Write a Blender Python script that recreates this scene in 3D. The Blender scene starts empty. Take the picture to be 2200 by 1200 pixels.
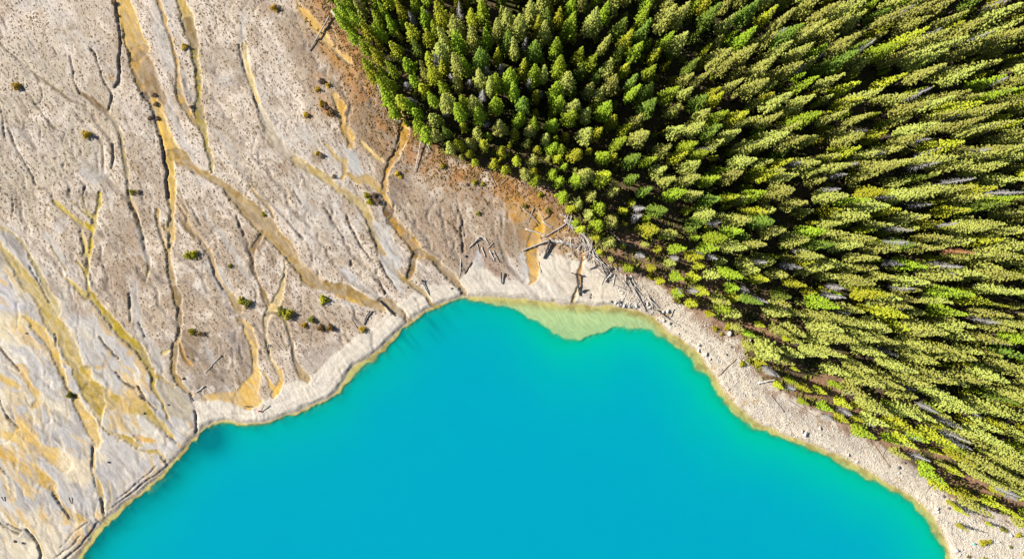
import bpy, math, random
import numpy as np
from mathutils import Vector, Matrix

random.seed(7); rng = np.random.default_rng(7)
scene = bpy.context.scene
COL = scene.collection

# ------------------------------------------------------------------ camera, sky, sun, exposure
H = 180.0                 # flying height in metres
FOC = 1467.0              # focal length in photo pixels (24 mm equivalent)
TILT = math.atan(90 / FOC)
cam = bpy.data.cameras.new('camera'); cam_o = bpy.data.objects.new('camera', cam); COL.objects.link(cam_o)
cam.sensor_width = 36; cam.lens = 36 * FOC / 2200
cam.clip_end = 6000; cam.clip_start = 1
cam_o.location = (0, 0, H); cam_o.rotation_euler = (-TILT, 0, 0)
scene.camera = cam_o

SUN_EL = 30; SH = math.radians(-17.0)            # shadows run to the right and a little down
sdir = Vector((math.cos(SH) * math.cos(math.radians(SUN_EL)), math.sin(SH) * math.cos(math.radians(SUN_EL)), -math.sin(math.radians(SUN_EL))))
sun = bpy.data.lights.new('sun', 'SUN'); sun.energy = 5.0; sun.angle = math.radians(0.5); sun.color = (1.0, 0.95, 0.86)
sun_o = bpy.data.objects.new('sun', sun); COL.objects.link(sun_o); sun_o.location = (-60, 20, 90)
sun_o.rotation_euler = sdir.to_track_quat('-Z', 'Y').to_euler()
world = bpy.data.worlds.new('World'); scene.world = world; world.use_nodes = True
wn = world.node_tree; bg = wn.nodes['Background']
sky = wn.nodes.new('ShaderNodeTexSky'); sky.sky_type = 'NISHITA'; sky.sun_disc = False
sky.sun_elevation = math.radians(SUN_EL)
sky.sun_rotation = math.atan2(-sdir.x, -sdir.y)
sky.altitude = 1500
wn.links.new(sky.outputs[0], bg.inputs[0]); bg.inputs[1].default_value = 0.055
scene.view_settings.view_transform = 'Standard'; scene.view_settings.look = 'None'
scene.view_settings.exposure = 1.05; scene.view_settings.gamma = 1; scene.view_settings.use_curve_mapping = False
scene.cycles.max_bounces = 5; scene.cycles.diffuse_bounces = 2; scene.cycles.transparent_max_bounces = 6

# ------------------------------------------------------------------ survey: photo pixel -> metres on the ground
ct, st = math.cos(-TILT), math.sin(-TILT)
def G(px, py, z=0.0):
    dx = (px - 1100) / FOC; dy = -(py - 600) / FOC; dz = -1.0
    wy = dy * ct - dz * st; wz = dy * st + dz * ct
    t = (z - H) / wz
    return (dx * t, wy * t)
def PX(x, y, z):
    vy = y * ct + (z - H) * st; vz = -y * st + (z - H) * ct
    return (1100 + FOC * x / -vz, 600 - FOC * vy / -vz)
MP = H / FOC              # metres per photo pixel
TILES = dict(A=(0, 0), B=(0, 400), C=(0, 800), D=(740, 0), E=(740, 400), F=(1460, 0), Q=(1460, 400), R=(1460, 800))
def T(tile, pts):
    ox, oy = TILES[tile]
    return [(ox + p[0] / 2.973, oy + p[1] / 2.973) + ((p[2] / 2.973,) if len(p) > 2 else ()) for p in pts]

# ------------------------------------------------------------------ noise
def vnoise(x, y, seed=0):
    t = np.random.default_rng(seed).random((256, 256))
    xi = np.floor(x).astype(np.int64); yi = np.floor(y).astype(np.int64)
    fx = x - xi; fy = y - yi
    fx = fx * fx * (3 - 2 * fx); fy = fy * fy * (3 - 2 * fy)
    a = t[xi % 256, yi % 256]; b = t[(xi + 1) % 256, yi % 256]; c = t[xi % 256, (yi + 1) % 256]; d = t[(xi + 1) % 256, (yi + 1) % 256]
    return (a * (1 - fx) + b * fx) * (1 - fy) + (c * (1 - fx) + d * fx) * fy
def fbm(x, y, seed=0, oct=4):
    s = 0; a = 0.5; n = 0
    for k in range(oct):
        s = s + a * vnoise(x * 2 ** k, y * 2 ** k, seed + k); n += a; a *= 0.55
    return s / n - 0.5
def sstep(a, b, x):
    t = np.clip((x - a) / (b - a), 0, 1); return t * t * (3 - 2 * t)
def seg_dist(X, Y, P, W=None):
    best = np.full(X.shape, 1e9); bw = np.zeros(X.shape)
    for i in range(len(P) - 1):
        ax, ay = P[i]; bx, by = P[i + 1]; vx, vy = bx - ax, by - ay
        L = vx * vx + vy * vy + 1e-9
        t = np.clip(((X - ax) * vx + (Y - ay) * vy) / L, 0, 1)
        d = np.hypot(X - ax - t * vx, Y - ay - t * vy)
        if W is None:
            best = np.minimum(best, d)
        else:
            w = W[i] + (W[i + 1] - W[i]) * t
            m = (d - w) < best
            best = np.where(m, d - w, best); bw = np.where(m, w, bw)
    return best
def inside(X, Y, P):
    r = np.zeros(X.shape, bool); n = len(P)
    for i in range(n):
        x1, y1 = P[i]; x2, y2 = P[(i + 1) % n]
        if y1 == y2: continue
        r ^= ((y1 > Y) != (y2 > Y)) & (X < (x2 - x1) * (Y - y1) / (y2 - y1) + x1)
    return r
def sdf(X, Y, P):        # positive inside
    d = seg_dist(X, Y, P + [P[0]])
    return np.where(inside(X, Y, P), d, -d)

def smooth_poly(P, k=2):  # Chaikin rounding of an open line of (x, y, ...)
    for _ in range(k):
        Q = [P[0]]
        for a, b in zip(P[:-1], P[1:]):
            Q.append(tuple(.75 * u + .25 * v for u, v in zip(a, b)))
            Q.append(tuple(.25 * u + .75 * v for u, v in zip(a, b)))
        Q.append(P[-1]); P = Q
    return P

# ------------------------------------------------------------------ lake outline and depth
SHORE = [(-900, 1900), (-420, 1560), (-150, 1410), (60, 1285), (120, 1240), (165, 1200), (190, 1165), (222, 1122), (255, 1090), (300, 1060), (340, 1028), (368, 998), (390, 973), (405, 955), (425, 930),
         (445, 912), (480, 904), (520, 909), (560, 909), (600, 896), (650, 879), (700, 862), (722, 845), (735, 825), (752, 795), (790, 770), (825, 745), (850, 715),
         (880, 692), (905, 672), (940, 655), (980, 642), (1025, 636), (1080, 638), (1140, 645), (1200, 655), (1260, 656), (1320, 658), (1370, 667),
         (1405, 680), (1415, 695), (1440, 715), (1475, 735), (1500, 760), (1520, 790), (1540, 812), (1545, 835), (1575, 865), (1615, 900), (1650, 920),
         (1695, 936), (1763, 961), (1843, 998), (1880, 1022), (1917, 1042), (1960, 1066), (1990, 1090), (2010, 1118), (2025, 1145), (2045, 1200), (2070, 1300), (2150, 1450), (2400, 1900)]
DROP = [(-890, 1930), (-410, 1580), (-130, 1420), (80, 1290), (140, 1240), (178, 1205), (200, 1175), (235, 1133), (265, 1102), (310, 1068), (350, 1038), (380, 1008), (400, 983), (418, 960), (438, 936),
        (455, 922), (482, 917), (520, 922), (560, 920), (605, 908), (655, 890), (706, 872), (735, 850), (752, 825), (775, 803), (812, 778), (835, 760), (862, 728),
        (892, 703), (915, 685), (945, 668), (985, 653), (1020, 655), (1060, 655), (1095, 660), (1125, 680), (1160, 705), (1200, 725), (1240, 728), (1290, 722),
        (1318, 705), (1350, 704), (1400, 715), (1440, 735), (1468, 760), (1490, 785), (1520, 815), (1533, 845), (1565, 878), (1602, 908), (1645, 932),
        (1690, 948), (1755, 974), (1835, 1012), (1870, 1035), (1910, 1055), (1950, 1080), (1978, 1105), (1997, 1130), (2012, 1160), (2030, 1205), (2055, 1305), (2135, 1455), (2380, 1900)]
SHORE = [G(*p) for p in smooth_poly(SHORE, 1)]; DROP = [G(*p) for p in smooth_poly(DROP, 1)]
WZ = -0.10
def lake_fields(X, Y):
    wx = X + fbm(X * .45, Y * .45, 11, 3) * 1.3; wy = Y + fbm(X * .45, Y * .45, 21, 3) * 1.3
    ds = sdf(wx, wy, SHORE)
    dd = sdf(wx, wy, DROP) + fbm(X * .13, Y * .13, 23, 4) * 2.2 + fbm(X * .7, Y * .7, 27, 2) * .5 + .30 + .9 * (1 - sstep(-20, 10, X))
    dd = np.minimum(dd, ds - .25)
    return ds, dd
def lake_depth(ds, dd, X, Y):
    shelf = 0.030 * np.clip(ds, -50, 2.2) + 0.004 * np.clip(ds - 2.2, 0, 20)
    return shelf + np.where(dd > 0, 0.70 * (1 - np.exp(-np.maximum(dd, 0) / (0.9 + 1.3 * np.clip(fbm(X * .08, Y * .08, 29, 2) + .3, 0, 1)))) + 0.27 * np.maximum(dd, 0), 0)

# ------------------------------------------------------------------ tensor grid
def axis(a, b, s, far):
    core = list(np.arange(a, b, s)); lo = []; v = a; d = s
    while v > -far: d *= 1.35; v -= d; lo.append(v)
    hi = []; v = core[-1]; d = s
    while v < far: d *= 1.35; v += d; hi.append(v)
    return np.array(lo[::-1] + core + hi)
GS = 0.27
ax = axis(-143, 143, GS, 2500); ay = axis(-91, 64.5, GS, 2500)
X, Y = np.meshgrid(ax, ay)
def wnd(pts, pad):
    xs = [p[0] for p in pts]; ys = [p[1] for p in pts]
    i0 = max(0, np.searchsorted(ax, min(xs) - pad)); i1 = np.searchsorted(ax, max(xs) + pad)
    j0 = max(0, np.searchsorted(ay, min(ys) - pad)); j1 = np.searchsorted(ay, max(ys) + pad)
    return np.s_[j0:max(j1, j0 + 1), i0:max(i1, i0 + 1)]
WARPX = fbm(X * .35, Y * .35, 31, 4) * 1.5 + fbm(X * 1.6, Y * 1.6, 35, 2) * .35
WARPY = fbm(X * .35, Y * .35, 41, 4) * 1.5 + fbm(X * 1.6, Y * 1.6, 45, 2) * .35
XW, YW = X + WARPX * .7, Y + WARPY * .7
EDGE = fbm(X * 2.1, Y * 2.1, 601, 2) * .55 + fbm(X * .8, Y * .8, 611, 2) * .6

KEXP = 1.66
def lin(c):
    c = np.array(c, float) / 255
    l = np.where(c <= .04045, c / 12.92, ((c + .055) / 1.055) ** 2.4)
    return np.clip(l / KEXP, 0, .78)
C_ = np.zeros(X.shape + (3,)); Z = np.zeros(X.shape); SP = np.zeros(X.shape); ST = np.zeros(X.shape)
# rotated coordinates along the fan's flow
fa = math.radians(-57)
U = X * math.cos(fa) + Y * math.sin(fa); V = -X * math.sin(fa) + Y * math.cos(fa)
V2 = V + fbm(X * .06, Y * .06, 51, 3) * 22
C_[:] = lin((228, 213, 196))
SP[:] = 1.0
n1 = fbm(U * .05, V2 * .22, 61, 4)
m = sstep(-.02, .16, n1)[..., None]; C_[:] = C_ * (1 - m) + lin((202, 186, 166)) * m
n2 = fbm(U * .03 + 7, V2 * .16 + 3, 71, 4)
m = (sstep(.10, .24, n2) * .6)[..., None]; C_[:] = C_ * (1 - m) + lin((200, 195, 190)) * m; SP *= 1 - m[..., 0] * .6
n3 = fbm(X * .12, Y * .12, 81, 4)
m = (sstep(.10, .28, n3) * .55)[..., None]; C_[:] = C_ * (1 - m) + lin((176, 152, 126)) * m
n4 = fbm(X * .45 + V2 * .2, Y * .45, 85, 4)
m = (sstep(.03, .18, n4) * .42)[..., None]; C_[:] = C_ * (1 - m) + lin((176, 154, 130)) * m
m = (sstep(.03, .18, -n4) * .35)[..., None]; C_[:] = C_ * (1 - m) + lin((238, 226, 212)) * m
Z += 0.35 + 0.22 * fbm(U * .10, V2 * .5, 91, 4)
# thin dendritic rills: ridged noise stretched along the flow
rn = np.abs(fbm(U * .045 + 2, V2 * .26 + 9, 101, 3)); rill = 1 - sstep(.004, .020, rn)
rk = sstep(-.05, .12, fbm(X * .05, Y * .05, 111, 3))
Z -= .14 * rill * rk; m = (rill * rk * .42)[..., None]; C_[:] = C_ * (1 - m) + lin((140, 120, 98)) * m

def area(pts, col, soft=6, amt=1.0, speck=None, dz=0, streak=0, nz=0.0, warp=1.0):
    P = [G(*p[:2]) for p in pts]; s = soft * MP; w = wnd(P, s * 2 + 3)
    d = sdf(X[w] + WARPX[w] * warp, Y[w] + WARPY[w] * warp, P)
    m = sstep(-s, s, d) * amt
    if nz: m = m * sstep(-.12, .10, fbm(X[w] * .35, Y[w] * .35, int(abs(pts[0][0])) % 97, 4) + nz)
    if streak: m = m * sstep(-.10, .08, fbm(U[w] * .09, V2[w] * .8, int(pts[0][0]) % 89, 3) + streak)
    C_[w] = C_[w] * (1 - m[..., None]) + lin(col) * m[..., None]
    if speck is not None: SP[w] = SP[w] * (1 - m) + speck * m
    Z[w] += dz * m
def chan(pts, col, depth=.22, soft=1.4, amt=1.0, w=None, rim=.35, speck=0.0, mott=None, sm=2, rimc=(232, 214, 178)):
    pts = [tuple(p[:2]) + ((p[2] if len(p) > 2 else (w or 3)),) for p in pts]
    if col[0] > col[2] * 1.35: col = (col[0], col[1] * .985, col[2] * .86)
    pts = smooth_poly(pts, sm)
    P = [G(p[0], p[1]) for p in pts]; W = [p[2] * MP * (1.2 if p[2] < 8 else 1.05) for p in pts]
    s = soft * MP; wd = wnd(P, max(W) + 3)
    d = seg_dist(XW[wd], YW[wd], P, W) + EDGE[wd] * (.35 + .5 * (max(W) > .9))
    d = d + np.clip(fbm(X[wd] * .16, Y[wd] * .16, 333, 2) * 1.3, -.35, .3) * min(max(W), 1.8)
    m = 1 - sstep(-s, s, d)
    if max(W) > .6: amt = amt * (1 - .24 * sstep(.06, .16, fbm(U[wd] * .12, V2[wd] * 1.3, 341, 3)))
    if rim:
        r = np.exp(-((d - 1.4 * MP) / (1.5 * MP)) ** 2) * rim * (1.5 if max(W) > .9 else 1) * sstep(-.2, .15, fbm(X[wd] * .3, Y[wd] * .3, 5, 3) + .05)
        C_[wd] = C_[wd] * (1 - r[..., None]) + lin(rimc) * r[..., None]; Z[wd] += .05 * r
    ma = m * amt
    if mott:
        q = sstep(-.05, .12, fbm(X[wd] * .9, Y[wd] * .9, int(pts[0][0]) % 53, 3))[..., None]
        cc = lin(col) * (1 - q) + lin(mott) * q
    else: cc = lin(col)
    fl = 1 + .55 * fbm(U[wd] * .3, V2[wd] * 1.6, 15, 3)[..., None]
    C_[wd] = C_[wd] * (1 - ma[..., None]) + cc * fl * ma[..., None]
    SP[wd] = SP[wd] * (1 - ma) + speck * ma
    Z[wd] = Z[wd] * (1 - .6 * m) + (.6 * .3) * m - depth * m
def scar_or_shade(pts, hw=1.2, col=(84, 70, 58), depth=.42, amt=.85, veg=0):  # narrow dark cut; on left banks the colour also paints in the bank's shade
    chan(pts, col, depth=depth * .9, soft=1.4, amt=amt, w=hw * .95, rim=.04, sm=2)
def spot(px, py, r, col, amt=1.0, soft=4, nz=0, speck=None):
    a = [(px + r * math.cos(t) * random.uniform(.75, 1.2), py + r * math.sin(t) * random.uniform(.75, 1.2)) for t in np.linspace(0, 6.28, 9)[:-1]]
    area(a, col, soft=soft, amt=amt, nz=nz, speck=speck)

OCH = (222, 186, 104); PALE = (228, 210, 172); BRN = (160, 132, 86); OLV = (186, 166, 44); GREY = (192, 190, 190); TAN = (204, 174, 120); DBR = (138, 115, 92)
# broad ground zones -------------------------------------------------
area([(-200, 500), (20, 490), (110, 600), (200, 660), (300, 740), (420, 840), (430, 930), (230, 1120), (60, 1290), (-300, 1500)], (202, 198, 194), soft=26, speck=.12)
area([(-80, 590), (80, 610), (90, 720), (20, 700), (-80, 690)], (208, 206, 210), soft=16, speck=0)
area([(60, 900), (150, 930), (190, 960), (200, 1010), (120, 960), (70, 930)], (192, 188, 186), soft=12, speck=0)
area([(-60, 680), (60, 670), (80, 700), (60, 720), (-60, 740)], (224, 204, 158), soft=12, speck=0)
area([(-100, 800), (60, 830), (80, 900), (10, 960), (-100, 940)], (222, 198, 150), soft=16, amt=.8, speck=0, nz=.06)
area([(0, 1100), (90, 1090), (150, 1150), (160, 1200), (0, 1230)], (226, 214, 190), soft=20, speck=0)
area([(0, 990), (80, 1010), (130, 1070), (60, 1090), (0, 1060)], (184, 182, 180), soft=10, speck=0.1)
area([(208, 960), (300, 950), (345, 985), (320, 1020), (262, 1070), (232, 1090), (212, 1030)], (198, 193, 190), soft=6, speck=0)
area([(520, 0), (760, 0), (780, 120), (860, 270), (900, 320), (1000, 365), (1180, 420), (1240, 470), (1180, 520), (1100, 560), (1010, 560), (930, 520), (860, 440), (800, 400), (730, 330), (680, 240), (620, 120)], (172, 148, 122), soft=30, amt=.8, nz=.05)
area([(640, -40), (700, -40), (790, 140), (840, 250), (900, 310), (860, 330), (790, 300), (690, 240), (680, 130), (640, 50)], (186, 150, 104), soft=22, amt=.75, nz=.03)
area([(690, 60), (740, 60), (790, 130), (800, 180), (740, 170), (700, 120)], (200, 148, 74), soft=14, amt=.6, nz=.0)
area([(775, 200), (845, 250), (880, 310), (830, 380), (780, 330), (760, 260)], (150, 128, 104), soft=16, amt=.8)
area([(740, 310), (770, 330), (780, 370), (755, 380)], (196, 194, 190), soft=6, speck=0)
area([(850, 350), (880, 350), (885, 420), (850, 440), (838, 400)], (150, 130, 112), soft=8, amt=.8)
area([(1060, 400), (1180, 420), (1240, 470), (1265, 520), (1240, 530), (1190, 515), (1140, 530), (1100, 500), (1080, 450)], (196, 146, 62), soft=14, amt=.85, nz=.10, speck=.3)
area([(1165, 465), (1200, 468), (1205, 490), (1180, 500), (1162, 482)], (166, 136, 44), soft=4, amt=.9, speck=0)
area([(900, 330), (1050, 375), (1180, 415), (1160, 430), (1040, 400), (930, 370)], (206, 160, 112), soft=10, amt=.6, nz=.04)
area([(1040, 470), (1120, 480), (1130, 530), (1110, 560), (1080, 540), (1050, 500)], (156, 132, 106), soft=12, amt=.75)
area([(1000, 530), (1040, 530), (1080, 560), (1090, 600), (1060, 595), (1010, 560)], (164, 136, 116), soft=8, amt=.7)
area([(940, 480), (1000, 520), (1010, 590), (970, 580), (930, 540)], (178, 158, 138), soft=10, amt=.6)
area([(230, 600), (300, 590), (310, 700), (260, 700), (225, 650)], (166, 140, 118), soft=20, amt=.6, nz=.05)
area([(105, 590), (190, 640), (200, 680), (150, 670), (100, 630)], (178, 146, 112), soft=12, amt=.6, nz=.05)
area([(392, 710), (425, 715), (430, 750), (415, 790), (395, 780)], (138, 110, 76), soft=6, amt=.85, speck=.3)
area([(420, 715), (530, 700), (545, 780), (530, 850), (440, 850), (405, 820)], (150, 134, 118), soft=18, amt=.85, nz=.07, warp=2)
area([(480, 705), (535, 715), (545, 760), (500, 750)], (142, 134, 130), soft=12, amt=.7, speck=.3)
area([(660, 750), (720, 730), (745, 750), (690, 790), (640, 815)], (190, 180, 168), soft=10, amt=.7, speck=.2)
area([(565, 500), (580, 495), (560, 545), (540, 520)], (150, 126, 96), soft=5, amt=.7)
for (a, b, r, c) in [(160, 75, 22, (150, 132, 116)), (140, 66, 14, (160, 138, 110)), (240, 170, 9, (196, 152, 84)), (690, 180, 26, (190, 138, 80)), (700, 235, 18, (196, 140, 70)), (665, 250, 12, (178, 140, 96)),
                     (690, 335, 22, (146, 118, 84)), (800, 425, 24, (190, 140, 70)), (825, 460, 14, (120, 88, 40)), (535, 160, 20, (150, 128, 104)), (520, 170, 16, (140, 120, 100)), (555, 180, 18, (160, 136, 110)),
                     (560, 290, 26, (158, 134, 106)), (620, 340, 22, (160, 134, 106)), (640, 690, 24, (150, 122, 96)), (690, 705, 22, (150, 120, 98)), (565, 655, 10, (130, 100, 80)), (415, 715, 16, (128, 104, 76)),
                     (140, 420, 12, (130, 112, 98)), (60, 420, 18, (166, 148, 126)), (210, 420, 12, (150, 130, 112)), (330, 260, 10, (96, 80, 62)), (860, 500, 10, (150, 118, 70)), (770, 215, 14, (168, 140, 110)),
                     (630, 40, 20, (150, 130, 108)), (650, 100, 14, (150, 130, 112)), (1230, 545, 30, (214, 182, 128)), (1205, 545, 16, (196, 150, 84)), (1225, 575, 16, (222, 204, 168)), (1330, 610, 14, (226, 200, 146))]:
    spot(a, b, r, c, amt=.75, soft=r * .5, nz=.03)
fz = [G(*p) for p in [(-200, 500), (20, 490), (110, 600), (200, 660), (300, 740), (420, 840), (430, 930), (230, 1120), (60, 1290), (-300, 1500)]]
zm = sstep(-3, 3, sdf(XW, YW, fz))
V3 = V + fbm(X * .12, Y * .12, 55, 3) * 7
for cc_, sd, lo in (((230, 218, 190), 801, .02), ((166, 160, 156), 811, .04), ((226, 188, 112), 821, .05), ((240, 232, 214), 831, .10), ((150, 144, 138), 841, .13)):
    q = (sstep(lo, lo + .07, fbm(U * .10 + sd, V3 * .62, sd, 4)) * sstep(-.10, .06, fbm(X * .09, Y * .09, sd + 3, 3)) * zm * .72)[..., None]; C_[:] = C_ * (1 - q) + lin(cc_) * q
Z += .10 * fbm(U * .10, V3 * .7, 851, 4) * zm
area([(230, 400), (420, 430), (560, 470), (700, 620), (780, 690), (640, 800), (420, 850), (300, 760), (200, 640), (150, 540)], (176, 154, 130), soft=40, amt=.7, nz=.04)
area([(-50, 100), (140, 60), (260, 220), (200, 440), (60, 480), (-50, 420)], (196, 184, 162), soft=40, amt=.6, nz=.05)
area([(900, 460), (1000, 470), (1020, 600), (940, 600), (860, 520)], (170, 146, 124), soft=14, amt=.6, nz=.05)
# white beach and gravel strip -----------------------------------------
area([(422, 862), (470, 857), (520, 863), (575, 858), (592, 840), (612, 828), (640, 818), (664, 813), (690, 790), (712, 765), (740, 745), (775, 716), (810, 697), (832, 672), (840, 655), (862, 652), (882, 634), (908, 608), (945, 614),
      (985, 606), (1010, 575), (1022, 555), (1038, 572), (1062, 592), (1100, 602), (1130, 604), (1150, 560), (1170, 540), (1205, 548), (1240, 558), (1290, 562), (1320, 590), (1370, 640), (1412, 680), (1390, 720), (1250, 700), (1030, 690), (900, 720), (820, 800), (700, 900), (560, 940), (424, 930)],
     (232, 223, 207), soft=3, speck=.08, warp=.5, dz=.05)
area([(1180, 600), (1290, 570), (1340, 610), (1340, 650), (1230, 650)], (224, 212, 192), soft=14, amt=.7, speck=0)
area([(1285, 560), (1330, 580), (1400, 610), (1470, 650), (1550, 700), (1600, 745), (1630, 800), (1700, 860), (1800, 910), (1930, 990), (2030, 1070), (2100, 1120), (2300, 1180), (2300, 1500), (2100, 1500), (2030, 1210), (1990, 1120), (1850, 1030), (1650, 950), (1540, 860), (1500, 790), (1415, 705), (1330, 668), (1335, 620)],
     (234, 222, 202), soft=4, speck=.5, warp=.6, dz=.05)
area([(1300, 560), (1360, 580), (1420, 630), (1430, 690), (1370, 655), (1340, 625)], (204, 188, 168), soft=8, amt=.7, speck=.8)
area([(1570, 700), (1605, 740), (1640, 820), (1700, 870), (1830, 925), (1900, 980), (1820, 960), (1700, 900), (1620, 840), (1590, 780)], (200, 190, 176), soft=10, amt=.55, speck=.5)
for a_, b_, r_ in [(1430, 672, 8), (1545, 825, 10), (1560, 845, 12), (1600, 868, 8), (1622, 862, 6), (1570, 865, 9), (1655, 900, 7), (1928, 1028, 8), (1760, 905, 6), (1700, 905, 7), (1532, 790, 8)]:
    spot(a_, b_, r_, (222, 184, 122), amt=.7, soft=4, nz=.04)
# forest floor --------------------------------------------------------
FOREST = [(655, -300), (700, -30), (735, 40), (775, 110), (815, 190), (850, 245), (880, 290), (930, 320), (1000, 350), (1090, 375), (1180, 402), (1215, 440), (1228, 485), (1262, 520), (1300, 562), (1350, 580), (1405, 600), (1440, 632), (1490, 665), (1545, 690), (1590, 725), (1600, 760), (1640, 815), (1700, 850),
          (1780, 892), (1850, 930), (1930, 975), (1990, 1025), (2040, 1065), (2110, 1085), (2210, 1125), (2420, 1180), (2700, 1200), (2700, -300)]
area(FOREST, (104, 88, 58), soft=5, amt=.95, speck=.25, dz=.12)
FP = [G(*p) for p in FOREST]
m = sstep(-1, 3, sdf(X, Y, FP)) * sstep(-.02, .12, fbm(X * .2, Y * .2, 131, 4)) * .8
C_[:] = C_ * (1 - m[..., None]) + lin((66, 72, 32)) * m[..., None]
area([(1480, 655), (1545, 690), (1580, 720), (1550, 735), (1500, 700)], (176, 140, 112), soft=8, amt=.8, speck=.6)

fb = sdf(X + WARPX, Y + WARPY, FP); 
wleft = sstep(-75, -30, X) * (1 - sstep(2, 22, X))
bd = np.exp(-((fb + 3.0) / 4.2) ** 2) * wleft * sstep(-.16, .08, fbm(X * .3, Y * .3, 861, 4)) * .85
q = bd[..., None]; C_[:] = C_ * (1 - q) + lin((190, 130, 66)) * q
bd = np.exp(-((fb + 1.5) / 2.0) ** 2) * (1 - sstep(90, 110, X)) * sstep(-.08, .12, fbm(X * .5, Y * .5, 871, 4)) * .7
q = bd[..., None]; C_[:] = C_ * (1 - q) + lin((142, 96, 62)) * q
q = (sstep(-.5, 1, fs_ := sdf(XW, YW, FP)) * (1 - sstep(6, 16, fs_)) * sstep(-.12, .08, fbm(X * .25, Y * .25, 881, 4)) * sstep(20, 32, X) * .85)[..., None]
C_[:] = C_ * (1 - q) + lin((180, 140, 112)) * q
# streams, scars and painted bank shade ---------------------------------------------------
scar_or_shade(T('A', [(735, 0), (755, 80), (770, 180), (780, 260), (768, 370), (768, 470), (770, 530), (740, 560)]), 2.0, (66, 54, 44), .6)  # incised left bank, its shadow line painted dark
scar_or_shade(T('A', [(595, 320), (630, 390), (650, 470), (680, 540), (715, 600), (720, 650), (690, 710)]), 1.5, (80, 62, 48), .5)
scar_or_shade(T('A', [(455, 360), (470, 450), (480, 530), (520, 600)]), 1.4, (92, 76, 62), .4)
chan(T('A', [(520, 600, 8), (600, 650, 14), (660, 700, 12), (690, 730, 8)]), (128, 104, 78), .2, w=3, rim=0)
scar_or_shade(T('A', [(0, 270), (100, 370), (200, 450), (270, 530)]), 1.5, (112, 98, 84), .35)
scar_or_shade(T('A', [(230, 480), (350, 560), (430, 620), (470, 650), (560, 690)]), 2.4, (128, 112, 94), .25)
scar_or_shade(T('A', [(0, 640), (25, 760), (40, 880)]), 1.2, (96, 80, 66)); scar_or_shade(T('A', [(60, 820), (110, 950), (160, 1030), (240, 1180)]), 1.4, (104, 88, 74))
scar_or_shade(T('A', [(105, 480), (170, 590), (250, 680), (300, 760), (380, 840)]), 1.4, (124, 108, 88), .3)
scar_or_shade(T('A', [(270, 560), (285, 620), (265, 660), (240, 665)]), 1, (120, 104, 90), .3)
scar_or_shade(T('A', [(180, 240), (230, 310), (250, 370)]), 1, (120, 104, 90), .3); scar_or_shade(T('A', [(340, 300), (375, 350)]), 1, (110, 96, 84), .3)
scar_or_shade(T('A', [(725, 915), (735, 970), (720, 1030), (715, 1080)]), 1.2, (90, 78, 68)); scar_or_shade(T('A', [(0, 90), (60, 190)]), 1, (120, 106, 92), .25)
chan(T('A', [(690, 740, 6), (750, 800, 9), (775, 870, 10), (795, 950, 9), (805, 1050, 8), (820, 1189, 8), (830, 1260, 10), (880, 1400, 10), (900, 1500, 10), (945, 1600, 10), (960, 1700, 8), (940, 1790, 8)]), (186, 168, 128), .2, mott=(150, 134, 110))
chan(T('A', [(860, 640, 20), (960, 160, 10)]), (196, 192, 190), 0, w=8, rim=0, amt=0)
# silt bands beside the second stream
for q in [[(1000, 60, 16), (1030, 200, 45), (1060, 320, 50), (1090, 420, 40)], [(1080, 660, 25), (1110, 760, 40), (1150, 860, 30), (1200, 960, 35), (1260, 1080, 35), (1300, 1180, 30)], [(1185, 480, 16), (1200, 560, 22), (1240, 640, 18)],
          [(1560, 100, 22), (1560, 200, 26), (1550, 280, 14)], [(1540, 340, 12), (1560, 450, 12)], [(1760, 860, 30), (1820, 930, 35), (1860, 980, 25)], [(1940, 840, 40), (1990, 900, 30)], [(540, 1100, 20), (610, 1150, 26), (680, 1100, 16)],
          [(1360, 820, 10), (1430, 890, 14), (1500, 970, 14), (1530, 1010, 8)], [(1460, 1030, 10), (1560, 1090, 14), (1570, 1150, 14)]]:
    chan(T('A', q), (200, 197, 194), .03, soft=6, amt=.6, rim=0)
chan(T('A', [(770, -60, 45), (785, 0, 45), (820, 130, 54), (855, 260, 60), (880, 340, 62)]), (218, 184, 116), .3, mott=(206, 172, 104), soft=1.2)
chan(T('A', [(880, 350, 60), (920, 450, 74), (965, 560, 60), (1005, 650, 45)]), (156, 128, 82), .28, mott=(206, 164, 88), soft=2)
chan(T('A', [(940, 400, 30), (970, 500, 50), (1005, 620, 40), (1030, 700, 24)]), (146, 122, 96), .05, mott=(164, 138, 100), soft=3, rim=0)
scar_or_shade(T('A', [(920, 600), (970, 660), (1000, 760), (1030, 870)]), 3.6, (70, 58, 40), .35)
chan(T('A', [(985, 660, 16), (1030, 740, 26), (1060, 840, 36), (1090, 920, 45), (1120, 980, 50)]), (224, 186, 102), .25)
chan(T('A', [(1120, 980, 48), (1180, 1020, 46), (1250, 1080, 34), (1340, 1125, 26), (1380, 1150, 26), (1430, 1180, 30), (1450, 1200, 32), (1540, 1285, 38), (1610, 1345, 44), (1680, 1430, 45), (1750, 1500, 46), (1820, 1590, 44), (1880, 1670, 38), (1960, 1760, 40), (2020, 1800, 40), (2120, 1835, 36), (2200, 1860, 34), (2300, 1900, 36), (2400, 1950, 38), (2440, 1975, 20)]),
     (168, 140, 92), .28, mott=(184, 156, 102), soft=1.2)
chan(T('E', [(-60, 690, 8), (40, 720, 10), (120, 760, 8)]), (214, 174, 96), .0, rim=0, soft=3)
chan(T('A', [(1085, 980, 18), (1090, 1060, 20), (1095, 1189, 20), (1100, 1289, 22), (1105, 1390, 20), (1100, 1480, 20), (1090, 1560, 18)]), (210, 178, 108), .3)
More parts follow.
